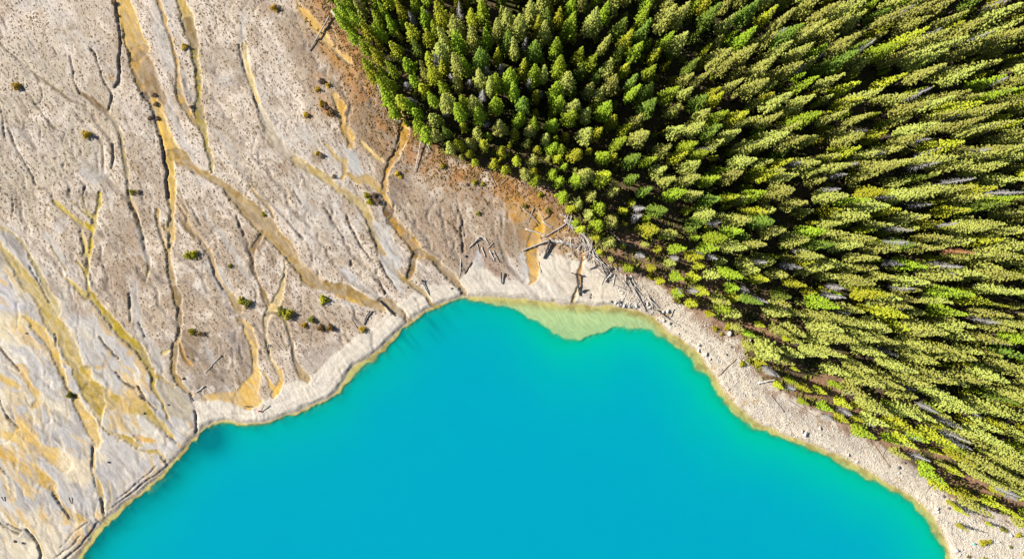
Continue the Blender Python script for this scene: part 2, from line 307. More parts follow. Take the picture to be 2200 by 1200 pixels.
chan(T('B', [(1090, 370, 18), (1078, 430, 12), (1090, 520, 12), (1110, 620, 20), (1140, 720, 24), (1155, 830, 24), (1150, 920, 20), (1130, 1000, 18), (1115, 1080, 18), (1112, 1189, 14), (1140, 1250, 14), (1190, 1300, 12), (1230, 1330, 10)]), (158, 134, 96), .28, mott=(184, 156, 104))
scar_or_shade(T('A', [(1030, 870), (1050, 980), (1065, 1080), (1070, 1189), (1075, 1260)]), 1.9, (58, 48, 42), .7)  # incised left bank with its shade painted into the ground colour
chan(T('A', [(1010, 0, 8), (1050, 100, 10), (1085, 220, 13), (1115, 330, 12), (1140, 450, 9), (1140, 550, 13), (1165, 640, 15), (1200, 710, 14), (1250, 780, 13), (1275, 810, 10)]), (198, 164, 98), .25, mott=(160, 136, 100))
chan(T('A', [(1150, -40, 22), (1165, 0, 22), (1190, 100, 28), (1210, 170, 30)]), (200, 172, 98), .25)
chan(T('A', [(1205, 160, 30), (1230, 250, 30), (1245, 330, 18)]), (150, 128, 96), .2)
chan(T('A', [(1245, 330, 16), (1262, 430, 20), (1275, 520, 20), (1270, 640, 16), (1275, 720, 20), (1290, 800, 20), (1320, 900, 16), (1345, 1000, 15), (1360, 1090, 10)]), (176, 158, 60), .25, mott=(156, 136, 80))
chan(T('A', [(1560, 290, 12), (1575, 400, 14), (1605, 510, 12), (1635, 600, 11), (1660, 690, 12)]), (226, 204, 160), .2)
scar_or_shade(T('A', [(1620, 610), (1660, 700), (1700, 790)]), 1.4, (110, 92, 74), .4); scar_or_shade(T('A', [(1535, 290), (1545, 380), (1570, 460)]), 1.4, (104, 90, 78), .4)
chan(T('A', [(1660, 690, 10), (1700, 790, 20), (1730, 870, 24), (1800, 950, 26), (1880, 1020, 20)]), (204, 190, 166), .15)
chan(T('A', [(1880, 1020, 18), (1960, 1075, 16), (2060, 1120, 18), (2130, 1189, 20), (2200, 1240, 20), (2320, 1310, 20), (2380, 1420, 20), (2430, 1560, 18)]), (184, 162, 116), .22, mott=(200, 178, 124))
chan(T('E', [(190, 290, 14), (220, 380, 16), (270, 460, 16), (320, 530, 13), (370, 590, 12), (440, 630, 13), (510, 690, 12), (550, 740, 14), (575, 775, 14)]), (170, 142, 86), .25)
for q in [[(210, 240, 14), (250, 330, 24), (300, 430, 22), (340, 500, 14)], [(240, 450, 14), (280, 520, 26), (330, 610, 28), (370, 670, 14)], [(0, 540, 16), (60, 600, 20), (160, 670, 14), (230, 720, 10)], [(1010, 420, 14), (1060, 500, 22), (1100, 560, 30), (1150, 620, 16)], [(1120, 440, 14), (1150, 520, 30), (1160, 600, 20)], [(850, 420, 14), (870, 480, 18), (860, 520, 12)]]:
    chan(T('E', q), (200, 199, 198), .03, soft=5, amt=.85, rim=0)
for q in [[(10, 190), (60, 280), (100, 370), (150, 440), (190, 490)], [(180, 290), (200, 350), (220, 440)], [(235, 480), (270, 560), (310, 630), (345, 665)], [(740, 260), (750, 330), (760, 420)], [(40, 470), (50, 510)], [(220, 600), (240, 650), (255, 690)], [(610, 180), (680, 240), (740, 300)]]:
    scar_or_shade(T('E', q), 1.6, (112, 92, 74), .4)
# ochre streams of the upper edge
chan([(718, 205, 5), (728, 220, 7), (733, 237, 7), (738, 258, 6), (743, 277, 8), (752, 297, 6), (755, 312, 4)], (218, 176, 94), .2)
chan([(635, -10, 3), (643, 12, 4), (655, 30, 6), (668, 44, 7), (685, 62, 8), (700, 85, 5), (718, 105, 4), (735, 122, 6), (752, 132, 5)], (222, 184, 120), .15, rimc=(236, 208, 160))
chan([(775, 305, 2), (790, 318, 3), (802, 330, 3), (820, 347, 3)], (226, 200, 150), .15); chan([(700, 310, 3), (715, 325, 3), (722, 340, 3), (738, 350, 3)], (216, 184, 122), .12)
chan([(833, 205, 4), (852, 232, 6), (868, 260, 5), (872, 275, 4)], (222, 184, 122), .1)
chan([(863, 272, 6), (866, 292, 8), (862, 313, 7), (853, 328, 6), (843, 345, 6), (834, 362, 5), (830, 378, 4), (827, 392, 7), (828, 417, 7), (832, 440, 5)], (206, 162, 76), .3, mott=(186, 142, 62))
scar_or_shade([(858, 275), (856, 300), (848, 320), (842, 340)], 1.5, (96, 66, 36), .4); scar_or_shade([(846, 436), (844, 460)], 1.2, (110, 92, 76), .3)
chan([(832, 445, 7), (836, 460, 8), (840, 475, 8)], (130, 92, 40), .2, mott=(90, 66, 34), rim=0)
chan([(842, 470, 5), (860, 490, 11), (877, 513, 11), (890, 532, 10), (903, 543, 8)], (198, 152, 70), .3, mott=(160, 128, 64))
chan([(905, 540, 4), (922, 551, 4), (949, 578, 4), (975, 598, 5), (988, 614, 7), (997, 630, 8)], (146, 118, 70), .35, mott=(166, 138, 92))
chan([(893, 545, 5), (888, 556, 4.5), (885, 575, 5), (878, 597, 4)], (140, 112, 62), .35)
chan([(745, 375, 3), (765, 385, 5), (790, 385, 6), (812, 400, 6), (822, 412, 5)], (196, 166, 110), .1)
chan([(741, 345, 4), (742, 372, 4), (735, 385, 3)], (206, 172, 106), .1)
chan([(1150, 455, 6), (1163, 480, 9), (1152, 503, 9), (1142, 528, 9), (1143, 555, 9), (1146, 580, 12), (1146, 596, 15), (1138, 612, 4)], (222, 178, 84), .12, mott=(208, 160, 70), soft=2)
chan([(1250, 545, 3), (1252, 565, 3), (1243, 590, 3.5), (1246, 612, 3)], (190, 140, 78), .2); chan([(1240, 615, 2), (1234, 632, 3), (1229, 655, 3)], (176, 160, 128), .25)
chan([(1072, 508, 3), (1082, 540, 5), (1092, 570, 5), (1110, 592, 5), (1125, 606, 3)], (150, 134, 116), .2, rim=0, soft=3); scar_or_shade([(1000, 508), (996, 490), (992, 470)], 1.2, (120, 98, 80), .3)
chan([(817, 645, 5), (838, 650, 5), (852, 664, 5), (864, 676, 4), (880, 690, 6)], (164, 140, 104), .25); scar_or_shade([(862, 670), (871, 682), (873, 692)], 1.2, (90, 84, 84), .5)
# olive moss branches
MOSS = (188, 166, 34)
for q in [[(350, 90, 6), (430, 170, 9), (510, 220, 11), (580, 270, 14)], [(460, 100, 3), (530, 150, 6), (570, 190, 6), (600, 200, 7)], [(550, 60, 3), (560, 150, 5), (580, 200, 7)], [(640, 40, 5), (635, 120, 9), (610, 200, 12), (600, 260, 13), (590, 370, 11), (570, 470, 12), (555, 560, 14), (565, 640, 16), (600, 700, 22)],
          [(320, 330, 3), (350, 410, 5), (400, 480, 5), (430, 540, 4)], [(360, 530, 6), (430, 590, 11), (500, 650, 15), (570, 710, 22)], [(490, 480, 4), (530, 510, 6), (545, 560, 6)], [(520, 290, 4), (540, 350, 12), (550, 440, 16)]]:
    chan(T('B', q), MOSS, .2, mott=(206, 182, 60), rim=.15)
chan(T('B', [(590, 700, 26), (660, 790, 22), (720, 870, 20), (790, 940, 22), (860, 1000, 26), (910, 1060, 18), (950, 1130, 13), (975, 1189, 13), (985, 1230, 14)]), (188, 166, 62), .25, mott=(168, 146, 48), rim=.5)
chan([(328, 803, 4), (332, 817, 4), (327, 830, 4), (338, 845, 4), (348, 858, 4), (355, 873, 3), (360, 887, 3), (360, 895, 3)], (190, 164, 40), .2); chan([(340, 810, 4), (352, 815, 3), (362, 824, 3), (374, 830, 3)], (178, 150, 60), .15)
area([(335, 815), (350, 815), (375, 830), (395, 850), (415, 880), (400, 905), (365, 890), (355, 865), (338, 840)], (186, 176, 156), soft=3, speck=0)
# the wide sandy channels of the left corner
SAND = (214, 188, 120); SAND2 = (196, 172, 92)
chan(T('B', [(-40, 330, 20), (0, 370, 20), (60, 440, 22), (120, 520, 30), (180, 600, 38), (230, 680, 38), (280, 750, 40), (330, 840, 45), (380, 900, 46), (430, 980, 50), (470, 1080, 46), (510, 1189, 44), (530, 1230, 50)]), (206, 182, 122), .2, mott=(188, 166, 92), soft=2.5)
chan(T('B', [(0, 262, 10), (60, 285, 10), (110, 320, 12), (160, 380, 14), (220, 470, 16), (270, 570, 18), (300, 650, 16), (330, 720, 18), (370, 800, 20)]), (196, 178, 128), .2, mott=(186, 170, 110), soft=2, amt=.85)
scar_or_shade(T('B', [(200, 510), (240, 590), (275, 660), (320, 740)]), 1.2, (96, 88, 80), .4)
chan(T('C', [(530, 0, 46), (560, 80, 50), (630, 140, 56), (700, 190, 46), (800, 205, 44), (900, 215, 34), (960, 250, 24), (1010, 310, 22), (1060, 360, 20), (1100, 410, 12), (1125, 440, 6)]), (204, 178, 110), .18, mott=(180, 158, 74), soft=3)
area([(235, 830), (300, 845), (305, 870), (265, 890), (280, 930), (240, 920), (215, 880)], (224, 190, 120), soft=8, amt=.8, speck=.1, nz=.08)
chan(T('C', [(590, 110, 50), (630, 200, 30), (645, 290, 18), (650, 340, 14), (740, 390, 14), (820, 425, 15), (880, 460, 17), (940, 500, 18), (1000, 500, 14), (1050, 540, 11), (1080, 580, 10)]), (198, 172, 92), .22, mott=(170, 146, 62))
chan(T('B', [(150, 830, 8), (190, 850, 14), (240, 900, 20), (300, 960, 18), (340, 1030, 16), (370, 1110, 18), (400, 1189, 20), (430, 1270, 14), (480, 1350, 16)]), (222, 190, 116), .22)
chan(T('C', [(480, 150, 18), (500, 220, 22), (550, 290, 32), (590, 350, 44), (615, 410, 34), (610, 460, 14)]), (226, 194, 126), .22, soft=2)
chan(T('C', [(605, 460, 9), (598, 560, 8), (610, 640, 12), (630, 700, 16), (655, 770, 17), (665, 830, 9), (665, 900, 5)]), (204, 174, 96), .25)
scar_or_shade(T('C', [(600, 460), (588, 550), (598, 640), (620, 720)]), 1.5, (72, 66, 64), .5); scar_or_shade(T('C', [(650, 800), (662, 850), (665, 905)]), 1.7, (60, 56, 56), .6)  # cut left bank, darkened in colour for the shade it lies in
chan(T('C', [(60, 290, 10), (110, 340, 18), (160, 390, 22), (230, 450, 32), (300, 500, 40), (370, 540, 46), (420, 590, 50)]), (226, 192, 124), .18, soft=3)
area([(128, 960), (160, 980), (195, 985), (200, 1030), (185, 1050), (150, 1030), (125, 1000)], (230, 214, 184), soft=8, amt=.9, speck=0)
chan(T('C', [(-30, 480, 26), (0, 490, 30), (80, 540, 34), (160, 600, 38), (240, 650, 40), (310, 700, 40), (345, 740, 22)]), (220, 184, 108), .18, mott=(206, 168, 86), soft=3)
chan(T('C', [(335, 730, 14), (365, 790, 14), (400, 840, 15), (440, 890, 17), (490, 925, 24), (535, 935, 14)]), (206, 172, 96), .22)
chan(T('C', [(0, 380, 22), (60, 400, 22), (120, 440, 16), (180, 500, 14)]), (218, 188, 120), .12, soft=4, amt=.8); chan(T('C', [(0, 20, 10), (60, 60, 16), (120, 90, 18)]), (220, 190, 130), .12, soft=4)
chan(T('C', [(160, 20, 10), (200, 80, 14), (240, 130, 16), (262, 165, 10), (230, 210, 14)]), (216, 182, 120), .14, soft=3); chan(T('C', [(270, 160, 14), (350, 220, 20), (430, 280, 20)]), (224, 214, 192), .05, soft=4)
chan(T('C', [(870, 410, 12), (930, 425, 16), (990, 440, 16), (1010, 465, 12)]), (226, 184, 108), .1)
chan(T('C', [(900, 480, 8), (1000, 460, 20), (1080, 470, 24)]), (214, 210, 204), 0, soft=4, rim=0)
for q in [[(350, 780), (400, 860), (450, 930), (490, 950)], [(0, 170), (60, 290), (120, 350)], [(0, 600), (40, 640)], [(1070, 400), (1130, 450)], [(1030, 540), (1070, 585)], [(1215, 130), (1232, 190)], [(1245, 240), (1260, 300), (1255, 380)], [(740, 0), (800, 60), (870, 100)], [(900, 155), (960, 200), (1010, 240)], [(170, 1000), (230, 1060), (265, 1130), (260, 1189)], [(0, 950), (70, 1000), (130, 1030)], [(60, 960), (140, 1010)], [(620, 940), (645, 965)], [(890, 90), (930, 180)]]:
    scar_or_shade(T('C', q), 1.5, (92, 84, 80), .5)
# strand lines of the old shore
for q, hw in [([(710, 870), (800, 795), (880, 740), (950, 680), (1010, 630), (1070, 588)], 1.5), ([(750, 800), (830, 750), (900, 690), (960, 630), (1000, 580)], .9), ([(420, 1189), (520, 1090), (580, 1020), (620, 960)], 1.8), ([(390, 1110), (480, 1010), (560, 950)], .9), ([(1130, 560), (1180, 480), (1220, 440), (1250, 400)], 1.0), ([(350, 1180), (440, 1120), (520, 1040)], .8)]:
    scar_or_shade(T('C', q), hw, (92, 92, 98), .35)
# centre of the delta
for q, c in [([(1120, 120, 8), (1150, 125, 10), (1185, 190, 12), (1215, 260, 16), (1280, 330, 14), (1335, 400, 14), (1370, 500, 14), (1385, 570, 14), (1430, 640, 12), (1490, 720, 16), (1530, 790, 18)], (190, 160, 112)),
             ([(1530, 850, 16), (1570, 880, 30), (1600, 940, 36), (1618, 990, 28), (1628, 1050, 12), (1632, 1120, 16), (1640, 1189, 32)], (226, 192, 132)),
             ([(1680, 290, 8), (1650, 360, 10), (1602, 430, 9), (1612, 520, 9), (1650, 600, 10), (1690, 680, 12), (1720, 760, 12)], (158, 132, 100)),
             ([(1820, 440, 5), (1822, 520, 6), (1812, 620, 12), (1790, 700, 18), (1755, 770, 22), (1715, 820, 14), (1690, 870, 8), (1700, 950, 10), (1712, 1030, 12), (1740, 1110, 10), (1780, 1189, 14)], (222, 198, 156)),
             ([(1700, 830, 6), (1750, 808, 7), (1812, 835, 8), (1842, 890, 7), (1870, 1000, 7), (1885, 1100, 8), (1920, 1189, 14)], (156, 136, 110)),
             ([(1010, 160, 12), (1015, 250, 8), (1045, 350, 8), (1075, 420, 8)], (200, 170, 118)), ([(1055, 260, 8), (1090, 300, 9), (1080, 360, 8), (1050, 340, 6)], (214, 190, 150)),
             ([(1600, 0, 8), (1660, 70, 9), (1720, 130, 9), (1750, 200, 5)], (190, 162, 114)), ([(1790, 300, 10), (1860, 360, 10), (1895, 430, 8), (1920, 520, 5)], (180, 152, 98)),
             ([(1150, 970, 6), (1160, 1040, 8), (1185, 1110, 8), (1230, 1140, 6)], (206, 160, 84)), ([(1050, 1060, 12), (1080, 1050, 8)], (220, 200, 160)), ([(850, 110, 9), (870, 170, 9), (880, 210, 5)], (200, 160, 110)),
             ([(840, 720, 7), (838, 800, 6), (842, 870, 5)], (204, 176, 130)), ([(990, 1040, 5), (1030, 1110, 5), (1050, 1180, 5)], (206, 184, 144))]:
    chan(T('B', q), c, .22, mott=tuple(int(v * .9) for v in c))
chan(T('B', [(1150, 190, 6), (1190, 260, 10), (1240, 320, 8)]), (140, 116, 90), .1, rim=0)
for q in [[(1310, 180, 10), (1400, 280, 14), (1460, 370, 14), (1520, 480, 14), (1570, 560, 14), (1640, 640, 10)], [(1890, 40, 10), (1960, 130, 18), (2040, 180, 12)], [(1790, 140, 6), (1880, 260, 9), (1950, 340, 9)], [(410, 240, 30), (380, 280, 20)], [(870, 620, 14), (860, 700, 18), (880, 860, 26), (930, 960, 26), (1000, 1050, 22), (1040, 1150, 16)],
          [(1400, 520, 14), (1440, 600, 16), (1480, 660, 10)], [(1320, 490, 10), (1380, 600, 12), (1440, 700, 12)], [(880, 280, 12), (930, 380, 14), (950, 470, 14)], [(300, 300, 14), (380, 420, 20), (470, 560, 20)], [(1310, 1000, 10), (1370, 1120, 14)]]:
    chan(T('B', q), (194, 191, 188), .05, soft=5, amt=.7, rim=0)
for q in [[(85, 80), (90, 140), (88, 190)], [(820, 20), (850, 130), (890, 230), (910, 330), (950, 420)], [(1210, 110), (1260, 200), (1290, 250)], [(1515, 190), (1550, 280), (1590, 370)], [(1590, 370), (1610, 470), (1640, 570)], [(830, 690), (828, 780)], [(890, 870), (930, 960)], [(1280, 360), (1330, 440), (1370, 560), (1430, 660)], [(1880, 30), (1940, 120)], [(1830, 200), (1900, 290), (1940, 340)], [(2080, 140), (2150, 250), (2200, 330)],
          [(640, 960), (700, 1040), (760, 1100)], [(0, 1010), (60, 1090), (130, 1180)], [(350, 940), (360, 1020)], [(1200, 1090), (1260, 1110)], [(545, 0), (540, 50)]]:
    scar_or_shade(T('B', q), 1.3, (104, 88, 74), .4)
chan(T('C', [(1640, -10, 34), (1625, 50, 50), (1600, 110, 66), (1590, 160, 76)]), (226, 188, 116), .12, soft=2, rim=.2)
chan(T('C', [(1300, 165, 12), (1380, 145, 22), (1460, 150, 22), (1560, 140, 26)]), (222, 186, 122), .08, soft=4, rim=.1, amt=.9)
chan(T('C', [(1690, 0, 8), (1720, 60, 12), (1745, 105, 14)]), (222, 182, 104), .12); chan(T('C', [(1790, -10, 14), (1802, 50, 16), (1775, 100, 20), (1745, 135, 14)]), (220, 182, 104), .12)
chan(T('C', [(1915, -20, 12), (1940, 20, 18), (1965, 45, 12)]), (168, 144, 104), .15)
for i in range(60):   # fine flow lines in the corner fans
    x0, y0 = random.uniform(-10, 330), random.uniform(820, 1130)
    if x0 + (1200 - y0) * .0 > 330 - (y0 - 820) * .35: continue
    a = random.uniform(.5, 1.1); L = random.uniform(30, 80)
    pts = [(x0 + L * k / 4 * math.cos(a + .12 * k), y0 + L * k / 4 * math.sin(a + .12 * k)) for k in range(5)]
    chan(pts, random.choice([(232, 220, 198), (222, 200, 160), (176, 172, 170), (206, 176, 120)]), .04, w=random.uniform(.8, 3.4), rim=.15, amt=.6, soft=2.5)
for i in range(130):   # small rills of the speckled delta
    x0, y0 = random.uniform(0, 900), random.uniform(-10, 640)
    if x0 > 560 + y0 * .6: continue
    a = math.radians(random.uniform(48, 72)); L = random.uniform(25, 70)
    pts = [(x0 + L * k / 4 * math.cos(a + .06 * random.uniform(-2, 2)), y0 + L * k / 4 * math.sin(a)) for k in range(5)]
    scar_or_shade(pts, random.uniform(.6, 1.2), random.choice([(128, 110, 92), (150, 130, 108), (112, 96, 82)]), .12, amt=.6)

# dendritic rills: rain run-off traced down the sloping fan, cell by cell
cs = .5; hx = np.arange(-143, 22, cs); hy = np.arange(-91, 64, cs); HX, HY = np.meshgrid(hx, hy)
ii = np.clip(np.searchsorted(ax, HX), 0, len(ax) - 1); jj = np.clip(np.searchsorted(ay, HY), 0, len(ay) - 1)
fd = math.radians(-58)
E = -.62 * (HX * math.cos(fd) + HY * math.sin(fd)) + 5.0 * fbm(HX * .05, HY * .05, 701, 3) + 1.0 * fbm(HX * .35, HY * .35, 711, 2) + .10 * rng.random(HX.shape) + .8 * Z[jj, ii]
ny_, nx_ = E.shape; Ef = E.ravel(); acc = [1.0] * Ef.size
best = np.full(E.shape, 0.0); to = np.full(E.shape, -1)
idx_ = np.arange(E.size).reshape(E.shape)
for dy_ in (-1, 0, 1):
    for dx_ in (-1, 0, 1):
        if dx_ == 0 and dy_ == 0: continue
        ys = slice(max(0, -dy_), ny_ - max(0, dy_)); yd = slice(max(0, dy_), ny_ - max(0, -dy_)); xs = slice(max(0, -dx_), nx_ - max(0, dx_)); xd = slice(max(0, dx_), nx_ - max(0, -dx_))
        dr = (E[ys, xs] - E[yd, xd]) / math.hypot(dx_, dy_); b_ = best[ys, xs]; t_2 = to[ys, xs]; mk = dr > b_
        b_[mk] = dr[mk]; t_2[mk] = idx_[yd, xd][mk]
tol = to.ravel().tolist()
for i in np.argsort(-Ef).tolist():
    t = tol[i]
    if t >= 0: acc[t] += acc[i]
AL = np.log10(np.array(acc).reshape(E.shape))
AL2 = (AL * 2 + np.roll(AL, 1, 0) + np.roll(AL, -1, 0) + np.roll(AL, 1, 1) + np.roll(AL, -1, 1)) / 6
def samp(A, x, y):
    u = np.clip((x - hx[0]) / cs, 0, nx_ - 1.001); v = np.clip((y - hy[0]) / cs, 0, ny_ - 1.001); i = u.astype(int); j = v.astype(int); f = u - i; h_ = v - j
    return (A[j, i] * (1 - f) + A[j, i + 1] * f) * (1 - h_) + (A[j + 1, i] * (1 - f) + A[j + 1, i + 1] * f) * h_
wr = np.s_[np.searchsorted(ay, -90):np.searchsorted(ay, 63.5), np.searchsorted(ax, -142):np.searchsorted(ax, 21)]
RL = samp(AL2, X[wr] + WARPX[wr] * .25, Y[wr] + WARPY[wr] * .25)
fade_f = (1 - sstep(-3, 0, sdf(X[wr], Y[wr], FP)))
RM = sstep(.95, 1.85, RL) * fade_f * sstep(-.18, .06, fbm(X[wr] * .05, Y[wr] * .05, 721, 3)) * (.45 + .55 * SP[wr])
Z[wr] -= .24 * RM
mixc = lin((118, 98, 78))
C_[wr] = C_[wr] * (1 - .62 * RM[..., None]) + mixc * .62 * RM[..., None]
# halo of finer silt around the rills
RH = sstep(.70, 1.2, RL) * fade_f * .25
C_[wr] = C_[wr] * (1 - RH[..., None]) + lin((206, 196, 184)) * RH[..., None]; SP[wr] *= 1 - RH

# shore profile, shallow bed colour --------------------------------------
ds, dd = lake_fields(X, Y)
dep = lake_depth(ds, dd, X, Y)
land = np.clip(-ds, 0, 1e4)
prof = sstep(0, 1.6, land)
Z = WZ + (Z - WZ) * prof + .10 * np.sin(land * 2.6 + 3 * fbm(X * .1, Y * .1, 77, 3)) * sstep(.6, 1.5, land) * (1 - sstep(3.5, 7, land)) * .22
Z += 0.0022 * np.clip(land, 0, 250)
for k, (o, wd_) in enumerate([(1.3, .16), (2.5, .14), (4.1, .18)]):
    ln = np.exp(-((land - o - .8 * fbm(X * .15, Y * .15, 200 + k, 3)) / wd_) ** 2) * .30 * sstep(-.05, .1, fbm(X * .12, Y * .12, 210 + k, 3))
    C_[:] = C_ * (1 - ln[..., None]) + lin((150, 138, 126)) * ln[..., None]
lk = ds > 0
Z = np.where(lk, WZ - dep, Z)
nb = fbm(X * .5, Y * .5, 121, 4)
bed = np.zeros_like(C_); bed[:] = lin((214, 198, 120))
mm = sstep(-.05, .15, nb)[..., None]; bed = bed * (1 - mm) + lin((184, 164, 96)) * mm
pxu, pxv = 1100 + X / MP, 510 - Y / MP
sh2 = (sstep(1.0, 2.6, ds) * sstep(940, 1010, pxu) * (1 - sstep(1400, 1440, pxu)))[..., None]
bed = bed * (1 - sh2) + lin((232, 222, 158)) * sh2
edge = sstep(-.25, .12, ds)[..., None]
wet = (np.exp(-((ds + .35) / .5) ** 2) * .45)[..., None]
C_[:] = C_ * (1 - wet) + lin((168, 150, 108)) * wet
C_[:] = C_ * (1 - edge) + bed * edge
SP *= (1 - edge[..., 0])
grav = np.clip(1 - SP, 0, 1)
Z += .05 * fbm(X * .9, Y * .9, 141, 3) * (~lk)

def grid_obj(name, ax, ay, X, Y, Z, attrs, keep=None):
    ny, nx = X.shape
    co = np.stack([X, Y, Z], -1).reshape(-1, 3).astype(np.float32)
    idx = np.arange(nx * ny).reshape(ny, nx)
    q = np.stack([idx[:-1, :-1], idx[:-1, 1:], idx[1:, 1:], idx[1:, :-1]], -1).reshape(-1, 4)
    if keep is not None:
        q = q[keep[q].any(axis=1)]
        used = np.unique(q); remap = np.full(nx * ny, -1); remap[used] = np.arange(len(used))
        q = remap[q]; co = co[used]
        attrs = {k: v.reshape(nx * ny, -1)[used] for k, v in attrs.items()}
    me = bpy.data.meshes.new(name)
    me.vertices.add(len(co)); me.vertices.foreach_set('co', co.ravel())
    me.loops.add(q.size); me.loops.foreach_set('vertex_index', q.ravel().astype(np.int32))
    me.polygons.add(len(q)); me.polygons.foreach_set('loop_start', np.arange(0, q.size, 4, dtype=np.int32))
    me.polygons.foreach_set('use_smooth', np.ones(len(q), bool))
    me.update(calc_edges=True)
    for k, v in attrs.items():
        v = np.asarray(v).reshape(len(co), -1)
        if v.shape[1] == 3:
            a = me.attributes.new(k, 'FLOAT_COLOR', 'POINT'); a.data.foreach_set('color', np.concatenate([v, np.ones((len(co), 1))], 1).astype(np.float32).ravel())
        else:
            a = me.attributes.new(k, 'FLOAT', 'POINT'); a.data.foreach_set('value', v.astype(np.float32).ravel())
    o = bpy.data.objects.new(name, me); COL.objects.link(o); o['kind'] = 'structure'
    return o

# ------------------------------------------------------------------ material helpers
class NT:
    def __init__(s, name):
        s.m = bpy.data.materials.new(name); s.m.use_nodes = True; s.t = s.m.node_tree; s.n = s.t.nodes
        s.bsdf = s.n['Principled BSDF']; s.out = s.n['Material Output']
    def add(s, typ, **kw):
        n = s.n.new(typ)
        for k, v in kw.items(): setattr(n, k, v)
        return n
    def link(s, a, b): s.t.links.new(a, b)
    def math(s, op, a, b=None, clamp=False):
        n = s.add('ShaderNodeMath', operation=op); n.use_clamp = clamp
        for i, v in enumerate([a, b]):
            if v is None: continue
            if hasattr(v, 'node'): s.link(v, n.inputs[i])
            else: n.inputs[i].default_value = v
        return n.outputs[0]
    def mix(s, f, a, b, mode='MIX'):
        n = s.add('ShaderNodeMix', data_type='RGBA', blend_type=mode)
        for i, v in ((0, f), (6, a), (7, b)):
            if hasattr(v, 'node'): s.link(v, n.inputs[i])
            elif isinstance(v, (int, float)): n.inputs[i].default_value = v
            else: n.inputs[i].default_value = (*v[:3], 1)
        return n.outputs[2]
    def ramp(s, f, a, b):
        n = s.add('ShaderNodeMapRange'); n.interpolation_type = 'SMOOTHSTEP'; s.link(f, n.inputs[0]); n.inputs[1].default_value = a; n.inputs[2].default_value = b
        return n.outputs[0]
    def noise(s, vec, scale, detail=3, rough=.55):
        n = s.add('ShaderNodeTexNoise'); n.inputs['Scale'].default_value = scale; n.inputs['Detail'].default_value = detail; n.inputs['Roughness'].default_value = rough
        if vec is not None: s.link(vec, n.inputs['Vector'])
        return n.outputs[0]

g = NT('delta_ground')
tc = g.add('ShaderNodeTexCoord'); ob = tc.outputs['Object']
ac = g.add('ShaderNodeAttribute', attribute_name='soil'); asp = g.add('ShaderNodeAttribute', attribute_name='speck')
mp0 = g.add('ShaderNodeMapping'); mp0.inputs['Rotation'].default_value = (0, 0, math.radians(57)); g.link(ob, mp0.inputs[0])
wob = g.add('ShaderNodeVectorMath', operation='ADD'); wobn = g.add('ShaderNodeTexNoise'); wobn.inputs['Scale'].default_value = .10; g.link(ob, wobn.inputs['Vector'])
wobs = g.add('ShaderNodeVectorMath', operation='SCALE'); g.link(wobn.outputs[1], wobs.inputs[0]); wobs.inputs['Scale'].default_value = 7; g.link(mp0.outputs[0], wob.inputs[0]); g.link(wobs.outputs[0], wob.inputs[1])
mp = g.add('ShaderNodeMapping'); mp.inputs['Scale'].default_value = (.22, 1.5, 1); g.link(wob.outputs[0], mp.inputs[0])
flow = g.noise(mp.outputs[0], 1.1, 5, .65)
fine = g.noise(ob, 3.2, 4, .7)
big = g.noise(ob, .12, 4)
vor = g.add('ShaderNodeTexVoronoi'); vor.inputs['Scale'].default_value = 1.45; vor.inputs['Randomness'].default_value = 1
wv = g.add('ShaderNodeVectorMath', operation='ADD'); wn1 = g.add('ShaderNodeTexNoise'); wn1.inputs['Scale'].default_value = 1.7; g.link(ob, wn1.inputs['Vector'])
ws = g.add('ShaderNodeVectorMath', operation='SCALE'); g.link(wn1.outputs[1], ws.inputs[0]); ws.inputs['Scale'].default_value = .9; mpv = g.add('ShaderNodeMapping'); mpv.inputs['Scale'].default_value = (.72, 1.15, 1); g.link(mp0.outputs[0], mpv.inputs[0]); g.link(mpv.outputs[0], wv.inputs[0]); g.link(ws.outputs[0], wv.inputs[1]); g.link(wv.outputs[0], vor.inputs['Vector'])
sepc = g.add('ShaderNodeSeparateColor'); g.link(vor.outputs['Color'], sepc.inputs[0])
rad = g.math('ADD', .08, g.math('MULTIPLY', g.math('POWER', sepc.outputs[0], 1.2), .38))
dot = g.math('SUBTRACT', 1.0, g.ramp(g.math('SUBTRACT', vor.outputs['Distance'], rad), -.04, .05))
dens = g.ramp(g.noise(ob, .22, 4, .6), .26, .46)
vor2 = g.add('ShaderNodeTexVoronoi'); vor2.inputs['Scale'].default_value = 2.3; g.link(wv.outputs[0], vor2.inputs['Vector'])
sep2 = g.add('ShaderNodeSeparateColor'); g.link(vor2.outputs['Color'], sep2.inputs[0])
dot2 = g.math('SUBTRACT', 1.0, g.ramp(g.math('SUBTRACT', vor2.outputs['Distance'], g.math('MULTIPLY', sep2.outputs[1], .40)), -.04, .06))
dots = g.math('MAXIMUM', g.math('MULTIPLY', dot, g.math('ADD', g.math('MULTIPLY', dens, .65), .35)), g.math('MULTIPLY', dot2, .62))
spk = g.math('MULTIPLY', g.math('MULTIPLY', dots, asp.outputs['Fac']), .94, True)
c1 = g.mix(g.math('MULTIPLY', g.ramp(flow, .32, .68), 1.0), (.83, .81, .79), (1.10, 1.10, 1.10)); c2 = g.mix(1.0, ac.outputs['Color'], c1, 'MULTIPLY')
asub = g.add('ShaderNodeAttribute', attribute_name='under')
c3 = g.mix(asub.outputs['Fac'], g.mix(g.ramp(fine, .25, .8), (.82, .81, .80), (1.17, 1.17, 1.17)), (1, 1, 1)); c2 = g.mix(1.0, c2, c3, 'MULTIPLY')
c4 = g.mix(g.ramp(big, .3, .7), (.93, .93, .95), (1.06, 1.05, 1.03)); c2 = g.mix(1.0, c2, c4, 'MULTIPLY')
tuft = g.mix(g.ramp(g.noise(ob, .35, 3), .35, .65), (.095, .068, .046), (.15, .105, .07))
c5 = g.mix(spk, c2, tuft)
